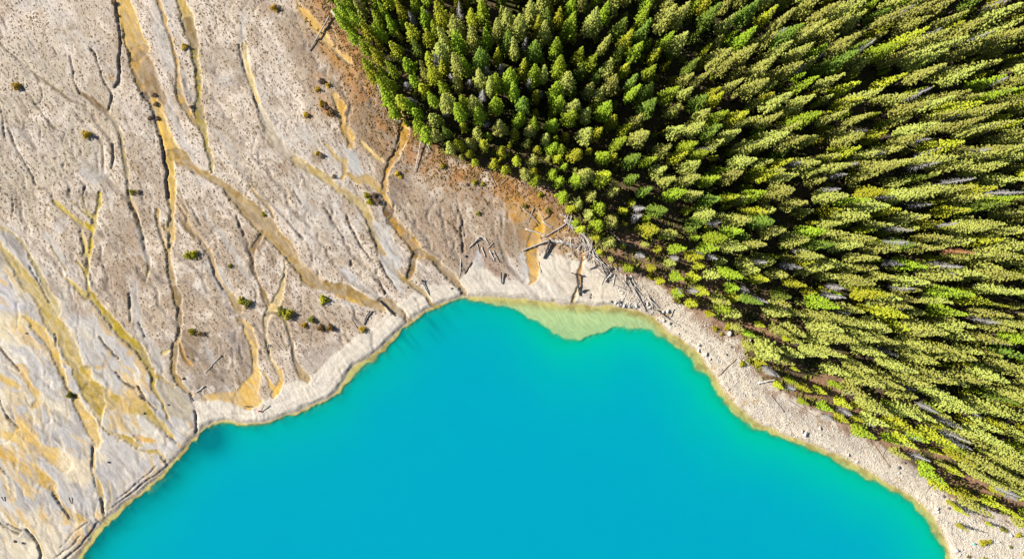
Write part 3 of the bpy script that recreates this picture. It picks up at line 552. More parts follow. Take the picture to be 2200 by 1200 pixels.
g.link(c5, g.bsdf.inputs['Base Color']); g.bsdf.inputs['Roughness'].default_value = .92; g.bsdf.inputs['Specular IOR Level'].default_value = .15
bp = g.add('ShaderNodeBump'); bp.inputs['Strength'].default_value = .55; bp.inputs['Distance'].default_value = .14; g.link(g.math('MULTIPLY', g.math('SUBTRACT', 1.0, asub.outputs['Fac']), .85), bp.inputs['Strength'])
hh = g.math('ADD', g.math('MULTIPLY', fine, .5), g.math('ADD', g.math('MULTIPLY', flow, .25), g.math('MULTIPLY', spk, .55)))
g.link(hh, bp.inputs['Height']); g.link(bp.outputs[0], g.bsdf.inputs['Normal'])
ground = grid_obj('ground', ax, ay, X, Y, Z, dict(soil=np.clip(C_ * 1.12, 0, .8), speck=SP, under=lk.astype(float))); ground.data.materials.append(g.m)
ground['label'] = 'pale braided river delta, beach and forest floor'

i0, i1 = np.searchsorted(ax, -142), np.searchsorted(ax, 142)
def gz(x, y):
    i = int(np.clip(np.searchsorted(ax, x), 1, len(ax) - 1)); j = int(np.clip(np.searchsorted(ay, y), 1, len(ay) - 1))
    return float(max(Z[j, i], Z[j - 1, i - 1], Z[j - 1, i], Z[j, i - 1])) if False else float(Z[j, i] + Z[j - 1, i - 1]) / 2

# ------------------------------------------------------------------ water
bx = axis(-125, 125, .45, 2500); by = axis(-91, -8, .45, 2500)
WX, WY = np.meshgrid(bx, by)
wds, wdd = lake_fields(WX, WY); wdep = np.maximum(lake_depth(wds, wdd, WX, WY), 0)
wpx, wpy = 1100 + WX / MP, 510 - WY / MP
# clear dark plumes where streams enter, cloudy water elsewhere
fa2 = math.radians(-50)
stripe = sstep(-.06, .14, fbm((WX * math.cos(fa2) + WY * math.sin(fa2)) * .07, (-WX * math.sin(fa2) + WY * math.cos(fa2)) * .55, 151, 3))
def blob(cx, cy, r): return np.exp(-(((wpx - cx) ** 2 + (wpy - cy) ** 2) / r ** 2))
leftw = (1 - sstep(420, 520, wpx)) * np.exp(-(np.maximum(wdd, 0) / 5.0) ** 2) * sstep(-.5, 1.0, wdd)
plume = .75 * leftw + .75 * blob(450, 955, 34) + .38 * blob(930, 700, 34) * (.5 + .5 * stripe) + .25 * blob(860, 740, 30) * stripe + .3 * blob(900, 715, 30) * stripe + .22 * np.exp(-(wdd / 3.0) ** 2) * sstep(.4, 1.4, wdd) * stripe * (1 - sstep(1000, 1100, wpx))
plume = np.clip(plume, 0, .9)
rightw = sstep(1000, 1250, wpx)
wkeep = (wds > -2.5).reshape(-1)
w_o = grid_obj('water', bx, by, WX, WY, np.full(WX.shape, WZ), dict(depth=wdep, shade=plume, inner=np.maximum(wdd, 0), side=rightw), keep=wkeep)
w = NT('glacial_water')
ad = w.add('ShaderNodeAttribute', attribute_name='depth').outputs['Fac']; ai = w.add('ShaderNodeAttribute', attribute_name='inner').outputs['Fac']
ash = w.add('ShaderNodeAttribute', attribute_name='shade').outputs['Fac']; asd = w.add('ShaderNodeAttribute', attribute_name='side').outputs['Fac']
tco = w.add('ShaderNodeTexCoord').outputs['Object']
nz = w.noise(tco, .035, 3); nz2 = w.noise(tco, .12, 3)
ein = w.math('SUBTRACT', 1.0, w.math('EXPONENT', w.math('MULTIPLY', w.math('MULTIPLY', ai, w.math('ADD', .5, w.math('MULTIPLY', nz, 1.0))), -.115)))
teal = w.mix(asd, (.0, .30, .235), (.0, .385, .22))
dcol = w.mix(ein, teal, (.0, .236, .336))
dcol = w.mix(w.math('MULTIPLY', w.ramp(nz2, .35, .7), .10), dcol, (.0, .285, .345))
dcol = w.mix(ash, dcol, (.0, .12, .14))
dif = w.add('ShaderNodeBsdfDiffuse'); w.link(dcol, dif.inputs[0])
def ex(k): return w.math('EXPONENT', w.math('MULTIPLY', ad, -k))
cc = w.add('ShaderNodeCombineColor'); w.link(ex(1.9), cc.inputs[0]); w.link(ex(.22), cc.inputs[1]); w.link(ex(.50), cc.inputs[2])
tr = w.add('ShaderNodeBsdfTransparent'); w.link(cc.outputs[0], tr.inputs[0])
op = w.math('SUBTRACT', 1.0, ex(2.3))
mx = w.add('ShaderNodeMixShader'); w.link(op, mx.inputs[0]); w.link(tr.outputs[0], mx.inputs[1]); w.link(dif.outputs[0], mx.inputs[2])
gl = w.add('ShaderNodeBsdfGlossy'); gl.inputs['Roughness'].default_value = .12
bpw = w.add('ShaderNodeBump'); bpw.inputs['Strength'].default_value = .25; bpw.inputs['Distance'].default_value = .05; w.link(w.noise(tco, 1.6, 4, .6), bpw.inputs['Height']); w.link(bpw.outputs[0], gl.inputs['Normal'])
fr = w.add('ShaderNodeLayerWeight'); frf = w.math('ADD', .02, w.math('MULTIPLY', w.math('POWER', fr.outputs['Facing'], 5.0), .9))
mx2 = w.add('ShaderNodeMixShader'); w.link(frf, mx2.inputs[0]); w.link(mx.outputs[0], mx2.inputs[1]); w.link(gl.outputs[0], mx2.inputs[2])
w.link(mx2.outputs[0], w.out.inputs['Surface']); w.n.remove(w.bsdf)
w_o.data.materials.append(w.m); w_o['label'] = 'turquoise glacial lake water'
del WX, WY, wds, wdd, wdep, wpx, wpy

# ------------------------------------------------------------------ foliage and wood materials
def leaf_mat(name, a, b, trans=.16):
    if name.startswith('leaves'): a = tuple(v * 1.1 for v in a); b = tuple(v * 1.1 for v in b)
    if name.startswith('needles'): a = (a[0] * 1.08, a[1] * 1.13, a[2] * 1.25); b = (b[0] * 1.08, b[1] * 1.13, b[2] * 1.25)
    s = NT(name)
    tc = s.add('ShaderNodeTexCoord').outputs['Object']; oi = s.add('ShaderNodeObjectInfo')
    n1 = s.noise(tc, 1.3, 3); c = s.mix(s.ramp(n1, .3, .7), a, b)
    hs = s.add('ShaderNodeHueSaturation'); s.link(c, hs.inputs['Color'])
    s.link(s.math('ADD', .485, s.math('MULTIPLY', oi.outputs['Random'], .03)), hs.inputs['Hue'])
    s.link(s.math('ADD', .78, s.math('MULTIPLY', oi.outputs['Random'], .44)), hs.inputs['Value'])
    s.link(hs.outputs[0], s.bsdf.inputs['Base Color']); s.bsdf.inputs['Roughness'].default_value = .75; s.bsdf.inputs['Specular IOR Level'].default_value = .12
    t = s.add('ShaderNodeBsdfTranslucent'); s.link(hs.outputs[0], t.inputs[0])
    m = s.add('ShaderNodeMixShader'); m.inputs[0].default_value = trans; s.link(s.bsdf.outputs[0], m.inputs[1]); s.link(t.outputs[0], m.inputs[2]); s.link(m.outputs[0], s.out.inputs['Surface'])
    return s.m
LEAF = {
    'dark green': leaf_mat('needles_dark_green', (.10, .15, .016), (.16, .20, .022)),
    'mid green': leaf_mat('needles_mid_green', (.18, .25, .012), (.27, .32, .02)),
    'olive-yellow': leaf_mat('needles_olive', (.245, .255, .040), (.35, .338, .070)),
    'bright yellow-green': leaf_mat('needles_yellow_green', (.27, .29, .014), (.36, .335, .024)),
}
BUSHM = {'yellow-green': leaf_mat('leaves_yellow_green', (.22, .22, .012), (.34, .27, .02)), 'golden': leaf_mat('leaves_golden', (.42, .27, .02), (.5, .36, .03)),
         'orange': leaf_mat('leaves_orange', (.15, .10, .04), (.30, .18, .05)), 'brown': leaf_mat('leaves_brown', (.17, .12, .08), (.28, .19, .12)), 'olive': leaf_mat('leaves_olive', (.12, .12, .02), (.20, .18, .03))}
def wood_mat(name, a, b):
    s = NT(name); tc = s.add('ShaderNodeTexCoord').outputs['Object']
    mpn = s.add('ShaderNodeMapping'); mpn.inputs['Scale'].default_value = (.6, 5, 5); s.link(tc, mpn.inputs[0])
    n = s.noise(mpn.outputs[0], 2, 4, .65); c = s.mix(s.ramp(n, .25, .75), a, b); s.link(c, s.bsdf.inputs['Base Color']); s.bsdf.inputs['Roughness'].default_value = .85
    s.bsdf.inputs['Specular IOR Level'].default_value = .2
    bpn = s.add('ShaderNodeBump'); bpn.inputs['Strength'].default_value = .4; bpn.inputs['Distance'].default_value = .04; s.link(n, bpn.inputs['Height']); s.link(bpn.outputs[0], s.bsdf.inputs['Normal'])
    return s.m
BARK = wood_mat('bark', (.06, .045, .035), (.14, .10, .075))
WOOD = {'pale': wood_mat('wood_pale', (.40, .37, .34), (.55, .52, .49)), 'grey': wood_mat('wood_grey', (.25, .22, .20), (.38, .34, .31)), 'dark': wood_mat('wood_dark', (.035, .032, .034), (.09, .075, .07)),
        'brown': wood_mat('wood_brown', (.20, .14, .09), (.32, .23, .15))}
SNAGM = wood_mat('dead_wood', (.20, .19, .185), (.34, .325, .315)); REDM = leaf_mat('needles_rust', (.28, .11, .05), (.36, .17, .08), .15)
def stone_mat(name, a, b):
    s = NT(name); tc = s.add('ShaderNodeTexCoord').outputs['Object']; n = s.noise(tc, 2.5, 4, .6); c = s.mix(s.ramp(n, .3, .7), a, b)
    oi = s.add('ShaderNodeObjectInfo'); s.link(c, s.bsdf.inputs['Base Color']); s.bsdf.inputs['Roughness'].default_value = .9
    bpn = s.add('ShaderNodeBump'); bpn.inputs['Strength'].default_value = .5; bpn.inputs['Distance'].default_value = .05; s.link(n, bpn.inputs['Height']); s.link(bpn.outputs[0], s.bsdf.inputs['Normal'])
    return s.m
STONE = stone_mat('limestone', (.34, .32, .30), (.48, .46, .43)); STONED = stone_mat('dark_rock', (.07, .07, .075), (.14, .13, .13)); STONEM = stone_mat('beach_stone', (.34, .315, .28), (.56, .525, .47))

def mesh_from(name, V_, F_, mat, smooth=False):
    me = bpy.data.meshes.new(name); me.from_pydata([tuple(v) for v in V_], [], F_); me.update()
    if smooth: me.polygons.foreach_set('use_smooth', [True] * len(me.polygons))
    me.materials.append(mat); return me
def new(name, data, parent=None, loc=None):
    o = bpy.data.objects.new(name, data); COL.objects.link(o)
    if parent: o.parent = parent
    if loc: o.location = loc
    return o

# tube along a 3-d polyline
def tube(V_, F_, pts, rads, n=6, cap=True):
    b = len(V_); pts = [Vector(p) for p in pts]
    for i, p in enumerate(pts):
        d = (pts[min(i + 1, len(pts) - 1)] - pts[max(i - 1, 0)]).normalized()
        u = d.cross(Vector((0, 0, 1)));
        if u.length < .05: u = d.cross(Vector((0, 1, 0)))
        u.normalize(); v = d.cross(u)
        for k in range(n):
            a = 2 * math.pi * k / n; V_.append(p + (u * math.cos(a) + v * math.sin(a)) * rads[i])
    for i in range(len(pts) - 1):
        for k in range(n):
            a = b + i * n + k; c = b + i * n + (k + 1) % n
            F_.append((a, c, c + n, a + n))
    if cap:
        F_.append(tuple(b + k for k in range(n))[::-1]); F_.append(tuple(b + (len(pts) - 1) * n + k for k in range(n)))

# ------------------------------------------------------------------ conifers
def tuft(V_, F_, c, out, size, r):
    # small ragged pyramid of needles, apex leaning outwards and up
    b = len(V_); k = 5; n = Vector((out.x * .45, out.y * .45, .75)).normalized()
    u = n.cross(Vector((r.uniform(-1, 1), r.uniform(-1, 1), r.uniform(-.3, .3)))).normalized(); v = n.cross(u)
    V_.append(c + n * size * r.uniform(.35, .6))
    ph = r.uniform(0, 6.28)
    for i in range(k):
        a = ph + 2 * math.pi * i / k; q = size * r.uniform(.55, 1.15)
        V_.append(c + (u * math.cos(a) + v * math.sin(a)) * q - n * size * r.uniform(.0, .35))
    for i in range(k): F_.append((b, b + 1 + i, b + 1 + (i + 1) % k))
def conifer_meshes(seed, h, R, base, power, dense=1.0):
    r = random.Random(seed)
    V_, F_ = [], []
    levels = int((h * (1 - base)) / .62)
    bend = Vector((r.uniform(-.4, .4), r.uniform(-.4, .4), 0))
    lob = [r.uniform(.72, 1.2) for _ in range(7)]
    for j in range(levels):
        t = j / levels; z = h * (base + (1 - base) * t) ; rr = R * min(1, (1 - t) ** power * 1.08) * min(1, .55 + t * 3.0) * r.uniform(.82, 1.14)
        rr = max(rr, .28)
        nb = max(4, int((4.5 + rr * 3.4) * dense)); ph = r.uniform(0, 6.28)
        for k in range(nb):
            a = ph + 2 * math.pi * (k + r.uniform(-.3, .3)) / nb
            L = rr * r.uniform(.72, 1.15) * lob[int((a % 6.283) / 6.284 * 7)]; o = Vector((math.cos(a), math.sin(a), 0))
            ns = max(1, int(L / .34))
            for s in range(ns):
                q = (s + 1) / ns
                if q < .38 and ns > 2: continue
                sag = -.16 * L * q + .10 * L * q * q
                c = o * L * q + Vector((r.uniform(-.14, .14), r.uniform(-.14, .14), z + sag + r.uniform(-.2, .2))) + bend * t * t
                tuft(V_, F_, c, o, r.uniform(.22, .40) * (1.05 - .25 * t), r)
    for s in range(4): tuft(V_, F_, Vector((0, 0, h - .55 + s * .2)) + bend, Vector((0, 0, 0)), .26 - s * .045, r)
    TV, TF = [], []
    tube(TV, TF, [(0, 0, -.5), (0, 0, h * .4), tuple(Vector((0, 0, h * .93)) + bend * .8)], [h * .013 + .06, h * .010 + .03, .04], 7)
    for k in range(10):   # dry lower branches
        a = r.uniform(0, 6.28); z = h * r.uniform(.08, base + .1); L = r.uniform(.5, 1.3)
        tube(TV, TF, [(0, 0, z), (math.cos(a) * L, math.sin(a) * L, z - L * .15)], [.035, .01], 3, False)
    return V_, F_, TV, TF
SHAPES = []   # (h, {colour: crown mesh}, trunk mesh)
spec = [(23, 1.75, .28, .72), (26, 1.95, .32, .66), (20, 1.55, .24, .80), (24, 1.4, .32, .72), (18, 1.7, .22, .85), (22, 2.0, .26, .70), (12, 1.5, .12, .85), (9, 1.25, .08, .95), (5.5, .95, .05, 1.0)]
for i, (h, R, b, p) in enumerate(spec):
    cv, cf, tv, tf = conifer_meshes(100 + i, h, R, b, p)
    base_me = None; d = {}
    for cn, mt in LEAF.items():
        if base_me is None: base_me = mesh_from('crown', cv, cf, mt); d[cn] = base_me
        else: m2 = base_me.copy(); m2.materials.clear(); m2.materials.append(mt); d[cn] = m2
    SHAPES.append((h, d, mesh_from('trunk', tv, tf, BARK, True)))

NAD = (1100.0, 510.0)
def base_from_tip(tx, ty, h):
    # the tip is seen at (tx, ty): walk back towards the point under the camera
    x, y = G(tx, ty, h); return x, y
TREES = []     # (x, y, h, colour, shape)
pts_tip = []
def crown_center(x, y, h):
    return PX(x, y, h * .72)
def pick_colour(px, py, h, r):
    if h < 13: return r.choice(['bright yellow-green', 'bright yellow-green', 'mid green', 'olive-yellow'])
    edge = px < 1000 or (px < 1250 and py > 300)
    if edge: return r.choices(['mid green', 'bright yellow-green', 'olive-yellow', 'dark green'], [7, 3, 1.2, .4])[0]
    if px < 1560: return r.choices(['mid green', 'olive-yellow', 'dark green', 'bright yellow-green'], [4, 4.5, 2, 1])[0]
    return r.choices(['olive-yellow', 'mid green', 'bright yellow-green', 'dark green'], [10, .7, .7, .7])[0]
R1 = random.Random(5)
def shape_for(h):
    c = sorted(range(len(spec)), key=lambda i: abs(spec[i][0] - h) + R1.uniform(0, 5 if h > 14 else 1.5)); return c[0]
def add_tree(x, y, h, colour=None):
    cp = crown_center(x, y, h)
    colour = colour or pick_colour(cp[0], cp[1], h, R1)
    TREES.append([x, y, h, colour, shape_for(h)]); pts_tip.append(cp)
def mapped_h(px, py):
    # tall stands in the middle and to the right, lower trees along the edges
    return 0
tipsD = "110,140 190,160 270,110 400,140 490,60 590,10 690,95 800,50 870,0 1040,200 1120,90 1090,240 1290,140 1300,60 1385,55y 1240,100y 1470,90 1620,60 1690,220 1520,310y 1790,290 1960,130 1900,260 2020,300y 1820,400y 1390,360 1290,420 1145,390y 1225,420 1050,440 975,320y 860,310 700,340 760,380 850,450 960,480 920,500 960,620 1090,530 1150,620 1230,570y 1370,530 1390,620 1590,530 1440,460 1480,640 1460,710 1660,560 1700,660 1740,490 1880,470 1880,545 1990,640 2130,560 1740,740y 1560,700 1220,750 1190,810 990,780 1090,830 1300,860 840,820 880,900 1000,950 1210,1010 1340,920 1400,930 1570,830 1640,810y 1790,880 1690,970 1940,840 1900,740 1820,800y 2080,930 2170,800 1880,990 2190,980 1570,1090 1690,1110 1510,1130 1390,1140 2050,1070 2110,1130 440,690 540,590 630,600 720,670 750,620 820,620 850,690 500,430 550,430 380,370 420,480 270,400 210,480 260,490 330,610 560,830 640,820 720,900 500,830 170,300 90,250 30,60 60,0 220,20 330,0 1040,60 1960,20 2110,40 1800,110 1690,20 2100,200 1000,40"
tipsF = "70,10 270,20 510,10 635,35y 1110,0 1080,110 850,285 1215,260 1500,315 1665,285 615,370 325,315 355,365 570,500 250,555y 290,595y 200,700 430,715y 280,795 430,770 660,730 1165,615y 870,610 1075,715 1140,525y 1435,480y 1480,30 1590,100 1840,65 1575,185 1710,410 1700,320 1160,215 1180,850 1155,950y 715,1025y 490,1010 620,1100 400,1105 890,1030 1100,1040 940,1070 1590,650 1800,710 1950,760 2080,680 2190,550 2200,190 2190,20 1925,650 2050,790 1420,945 1820,900 2120,935 2080,1050 1860,1040 1410,1040 2190,1130 690,850 800,880 380,830 120,1120 180,960 130,1040"
tipsQ = "560,40 740,15 370,60y 820,105 575,155 160,240 450,210 605,215 940,290 1205,185 1075,50 1200,80 1420,150y 1860,150 1990,60 2190,70 2030,10y 1330,125 1680,240y 2050,350y 1740,330 400,290 310,330 820,345 925,450 600,490 575,600 260,570 510,545 700,570 970,520 800,630y 860,490 1400,400 1670,400 1250,340 2000,740y 1480,770 1450,830 1560,740 1600,620 2200,580 2120,830 1640,1130 1400,1010 1360,920 2120,1000 1680,1060 430,390 560,375 2180,450 800,830 690,820 670,1060 720,1140 490,1040 400,830 330,800 190,680 320,740 1330,700 1250,620 1900,900 1900,1110 2180,680 1880,700 1140,1000 1050,930 960,1000 1060,1100 1320,1080"
for tile, s in (('D', tipsD), ('F', tipsF), ('Q', tipsQ)):
    for tk in s.split():
        y_ = tk.endswith('y'); a, b = tk.rstrip('y').split(','); (tx, ty), = T(tile, [(float(a), float(b))])
        h = R1.uniform(19, 26) if not y_ else R1.uniform(15, 21)
        if tile == 'D' and (float(a) < 520): h = R1.uniform(13, 18)
        if tile == 'D' and float(b) > 800 and float(a) < 1500: h = R1.uniform(11, 17)
        if tile == 'Q' and float(a) < 1000 and float(b) > 480: h = R1.uniform(12, 17)
        x, y = base_from_tip(tx, ty, h)
        if float(sdf(np.array([x]), np.array([y]), FP)[0]) < -1.2: h *= .6; x, y = base_from_tip(tx, ty, h)
        add_tree(x, y, h, 'bright yellow-green' if y_ else None)
# the young conifers of the lower right corner, traced: tip, height
for tx, ty, h in [(2082, 1107, 7), (2080, 1141, 5.5), (2136, 1132, 4), (2165, 1098, 11), (2100, 1075, 10), (2062, 1092, 6)]:
    x, y = base_from_tip(tx, ty, h); add_tree(x, y, h, 'bright yellow-green')
# the broad tree near the beach
x, y = base_from_tip(1672, 762, 17); add_tree(x, y, 17, 'olive-yellow'); BROAD = len(TREES) - 1
# fill between the traced trees
holes = [(1405, 245, 34), (1265, 290, 26), (1650, 30, 36), (1460, 270, 22), (1530, 45, 26), (1250, 60, 16), (1180, 120, 16), (1720, 480, 26), (1770, 470, 18), (1560, 330, 18), (1480, 480, 20), (1370, 545, 20), (1880, 600, 16), (1990, 860, 20), (1360, 330, 20)]
FS = sdf(X, Y, FP)
def fs(x, y): return float(FS[min(np.searchsorted(ay, y), len(ay) - 1), min(np.searchsorted(ax, x), len(ax) - 1)])
def spk_at(x, y): return float(SP[min(np.searchsorted(ay, y), len(ay) - 1), min(np.searchsorted(ax, x), len(ax) - 1)])
def ok(px, py, dmin):
    for (a, b) in pts_tip:
        if (a - px) ** 2 + (b - py) ** 2 < dmin * dmin: return False
    return True
cand = 0
while cand < 19000:
    cand += 1
    px, py = R1.uniform(640, 2520), R1.uniform(-190, 1180)
    x, y = G(px, py)
    d = fs(x, y)
    if d < .3: continue
    inframe = (-30 < px < 2230 and -30 < py < 1230)
    right = px > 1500
    h = R1.uniform(17, 25) if d > 9 else R1.uniform(6, 17)
    if right: h = R1.uniform(13, 25) if d > 7 else R1.uniform(5, 14)
    if px < 960 and py < 330: h = R1.uniform(13, 21)
    if R1.random() < .16: h = R1.uniform(5, 11)
    cx, cy = crown_center(x, y, h)
    if any((cx - a) ** 2 + (cy - b) ** 2 < r * r for a, b, r in holes): continue
    dm = (28 if cx < 1000 else 28) if h > 14 else 19
    if right: dm = 28.5 if h > 14 else 19
    if px > 1250 and d < 9: dm = 27
    if not inframe: dm = 34
    if not ok(cx, cy, dm): continue
    add_tree(x, y, h)
print('trees', len(TREES))

# snags: bare grey dead conifers
extra = []
while len(extra) < 46:
    px, py = R1.uniform(1260, 2190), R1.uniform(10, 1120); x, y = G(px, py); d = fs(x, y)
    if d < .8 or (px < 1600 and py < 420): continue
    if d > 12 and R1.random() < .45: continue
    h = R1.uniform(11, 19) if d > 8 else R1.uniform(5, 12); t_p = PX(x, y, h)
    if 5 < t_p[0] < 2195: extra.append((t_p[0], t_p[1], h))
def snag_mesh(seed, h, mat):
    r = random.Random(seed); V_, F_ = [], []
    bend = (r.uniform(-.8, .8), r.uniform(-.8, .8))
    tube(V_, F_, [(0, 0, -.4), (bend[0] * .3, bend[1] * .3, h * .5), (bend[0], bend[1], h)], [.20, .13, .03], 7)
    B, E = [], []
    for k in range(int(h * 11)):
        z = h * r.uniform(.30, .98); t = (z / h - .30) / .68; L = (1.25 * (1 - t) ** .7 + .15) * r.uniform(.5, 1.1); a = r.uniform(0, 6.28)
        cx = bend[0] * z / h; cy = bend[1] * z / h
        p0 = (cx, cy, z); p1 = (cx + math.cos(a) * L * .6, cy + math.sin(a) * L * .6, z - L * .1); p2 = (cx + math.cos(a + .3) * L, cy + math.sin(a + .3) * L, z - L * .3)
        tube(B, E, [p0, p1, p2], [.055, .04, .012], 3, False)
    return mesh_from('trunk', V_, F_, mat, True), mesh_from('branches', B, E, mat)
SN = [(h, *snag_mesh(300 + i, h, SNAGM)) for i, h in enumerate([19, 15, 21, 12])]
RED = (18, *snag_mesh(310, 18, REDM))
snags = [T('D', [(a, b)])[0] + (h,) for a, b, h in [(560, 340, 16), (590, 335, 16), (925, 430, 15), (1005, 410, 15), (1190, 500, 16), (1258, 570, 11), (865, 580, 16), (430, 630, 9), (640, 690, 9), (680, 460, 12), (720, 40, 14), (905, 760, 9), (785, 490, 12), (380, 520, 8), (1150, 235, 16), (515, 40, 12), (670, 320, 10), (420, 90, 12)]]
snags += [T('F', [(a, b)])[0] + (h,) for a, b, h in [(1700, 170, 20), (1990, 190, 20), (1520, 20, 18), (1790, 730, 17), (1590, 860, 17), (1680, 970, 17), (2100, 590, 18), (1310, 945, 15), (1150, 1035, 14), (1640, 1045, 17), (1880, 1150, 18), (180, 935, 16), (2000, 950, 18)]]
snags += [T('Q', [(a, b)])[0] + (h,) for a, b, h in [(80, 60, 12), (270, 245, 14), (1020, 20, 16), (1370, 65, 16), (1640, 110, 17), (1470, 260, 16), (1770, 265, 17), (1480, 370, 15), (130, 410, 12), (1430, 490, 14), (1760, 570, 17), (2110, 680, 19), (1500, 660, 14), (690, 760, 10), (1090, 805, 12), (380, 205, 13), (825, 410, 12), (2190, 400, 18), (110, 680, 9), (1560, 955, 14), (1490, 1180, 14), (1880, 560, 14), (2190, 20, 18), (450, 660, 9), (1430, 715, 13)]]
snags += [T('R', [(a, b)])[0] + (h,) for a, b, h in [(1120, 140, 9), (1500, 130, 11), (1920, 265, 13), (1640, 240, 11), (1240, 330, 6), (980, 300, 6), (1540, 440, 8)]]

snags += extra
# ------------------------------------------------------------------ place trees: the 300 that show largest are things, the rest one mass
ONES = 'zeroth first second third fourth fifth sixth seventh eighth ninth tenth eleventh twelfth thirteenth fourteenth fifteenth sixteenth seventeenth eighteenth nineteenth'.split()
TENS = {2: 'twent', 3: 'thirt', 4: 'fort', 5: 'fift', 6: 'sixt', 7: 'sevent', 8: 'eight', 9: 'ninet'}
def ordinal(n):
    if n < 20: return ONES[n]
    if n >= 100: return 'one-hundredth' if n == 100 else 'one-hundred-and-' + ordinal(n - 100)
    t = TENS[n // 10]
    return t + 'ieth' if n % 10 == 0 else t + 'y-' + ONES[n % 10]
BAND = 80
ZONES = [((700, 0, 1000, 320), 'at the forest edge above the delta'), ((850, 250, 1320, 560), 'near the forest edge above the beach'), ((1300, 480, 2220, 1200), 'in the slope forest beside the shore'), ((1000, 0, 1520, 330), 'in the shadowed middle forest'), ((1500, 0, 2220, 620), 'in the leaning right-hand forest')]
def where(px, py):
    for (a, b, c, d), s in ZONES[:2] + ZONES[3:] + ZONES[2:3]:
        if a <= px <= c and b <= py <= d: return s
    return 'in the forest'
def screen_len(t):
    x, y, h = t[0], t[1], t[2]; a = PX(x, y, h * .25); b = PX(x, y, h)
    cx, cy = crown_center(x, y, h)
    if not (5 < cx < 2195 and 5 < cy < 1195): return -1
    return (math.dist(a, b) + 30) * spec[t[4]][1] * h / spec[t[4]][0]
order = sorted(range(len(TREES)), key=lambda i: -screen_len(TREES[i]) - (1e4 if i < 210 or i == BROAD else 0) * (screen_len(TREES[i]) > 0))
def is_near(i): return screen_len(TREES[i]) > 0
things = order[:300]; rest = order[300:]
proto = {}
place = {}; bands = {}
for i in things: bands.setdefault(int(crown_center(*TREES[i][:3])[1] // BAND), []).append(i)
for k, (bk, L) in enumerate(sorted(bands.items())):
    L.sort(key=lambda i: crown_center(*TREES[i][:3])[0])
    for q, i in enumerate(L): place[i] = f'{ordinal(q + 1)} from the left in the {ordinal(k + 1)} row down'
for i in things:
    x, y, h, cn, sh = TREES[i]; hs, crowns, trunk = SHAPES[sh]
    cx, cy = crown_center(x, y, h)
    e = new('conifer_tree', None, None, (x, y, gz(x, y) - .05)); s = h / hs; wdt = s * R1.uniform(.92, 1.15)
    if i == BROAD: wdt = 1.75
    e.scale = (wdt, wdt, s); e.rotation_euler = (0, 0, R1.uniform(0, 6.28)); e['category'] = 'tree'; e['group'] = 'living conifers of the forest'
    size = 'tall' if h > 19 else 'medium' if h > 12 else 'small'
    e['label'] = f"{size} {cn} conifer, {place[i]}" if i != BROAD else 'broad round-crowned olive conifer, widest crown beside the stony right shore'
    c = new('crown', crowns[cn], e); t = new('trunk', trunk, e)
    proto.setdefault((sh, cn), (c, t))
for si, (tx, ty, h) in enumerate(sorted(snags)):
    x, y = base_from_tip(tx, ty, h); k = R1.randrange(4); hs, tm, bm_ = SN[k]
    e = new('dead_tree', None, None, (x, y, gz(x, y) - .05)); s = h / hs; e.scale = (1.05, 1.05, s); e.rotation_euler = (0, 0, R1.uniform(0, 6.28))
    e['category'] = 'dead tree'; e['group'] = 'bare grey dead conifers in the forest'; c = PX(x, y, h * .8)
    e['label'] = f'bare grey dead conifer, {ordinal(si + 1)} from the left among the bare grey trees'; new('trunk', tm, e); new('branches', bm_, e)
tx, ty = T('Q', [(1870, 410)])[0]; x, y = base_from_tip(tx, ty, 17)
e = new('dead_tree', None, None, (x, y, gz(x, y))); e['category'] = 'dead tree'; e['label'] = 'rust-red dying conifer among olive trees of the right-hand forest'; new('trunk', RED[1], e); new('branches', RED[2], e)

# rest of the conifers: one object, instancing the crowns and trunks of trees built above
keys = list(proto.keys())
def nearest_key(sh, cn):
    if (sh, cn) in proto: return keys.index((sh, cn))
    c = sorted(range(len(keys)), key=lambda k: abs(spec[keys[k][0]][0] - spec[sh][0]) + (0 if keys[k][1] == cn else 2.5)); return c[0]
me = bpy.data.meshes.new('conifers_beyond'); P_, S_, I_, RZ = [], [], [], []
for i in rest:
    x, y, h, cn, sh = TREES[i]; k = nearest_key(sh, cn); P_.append((x, y, gz(x, y) - .05)); s = h / spec[keys[k][0]][0]; w_ = s * R1.uniform(.92, 1.15)
    S_.append((w_, w_, s)); I_.append(k); RZ.append((0, 0, R1.uniform(0, 6.28)))
me.from_pydata(P_, [], [])
for n_, t_, v in (('tscale', 'FLOAT_VECTOR', S_), ('trot', 'FLOAT_VECTOR', RZ)):
    a = me.attributes.new(n_, t_, 'POINT'); a.data.foreach_set('vector', np.array(v, np.float32).ravel())
a = me.attributes.new('tidx', 'INT', 'POINT'); a.data.foreach_set('value', np.array(I_, np.int32))
fo = bpy.data.objects.new('conifer_forest', me); COL.objects.link(fo); fo['kind'] = 'stuff'; fo['label'] = 'remaining conifers crowding between the larger forest trees'; fo['category'] = 'forest'
ng = bpy.data.node_groups.new('forest_instances', 'GeometryNodeTree'); ng.interface.new_socket('Geometry', in_out='INPUT', socket_type='NodeSocketGeometry'); ng.interface.new_socket('Geometry', in_out='OUTPUT', socket_type='NodeSocketGeometry')
gi = ng.nodes.new('NodeGroupInput'); go = ng.nodes.new('NodeGroupOutput'); jn = ng.nodes.new('GeometryNodeJoinGeometry')
prev = None; insts = []
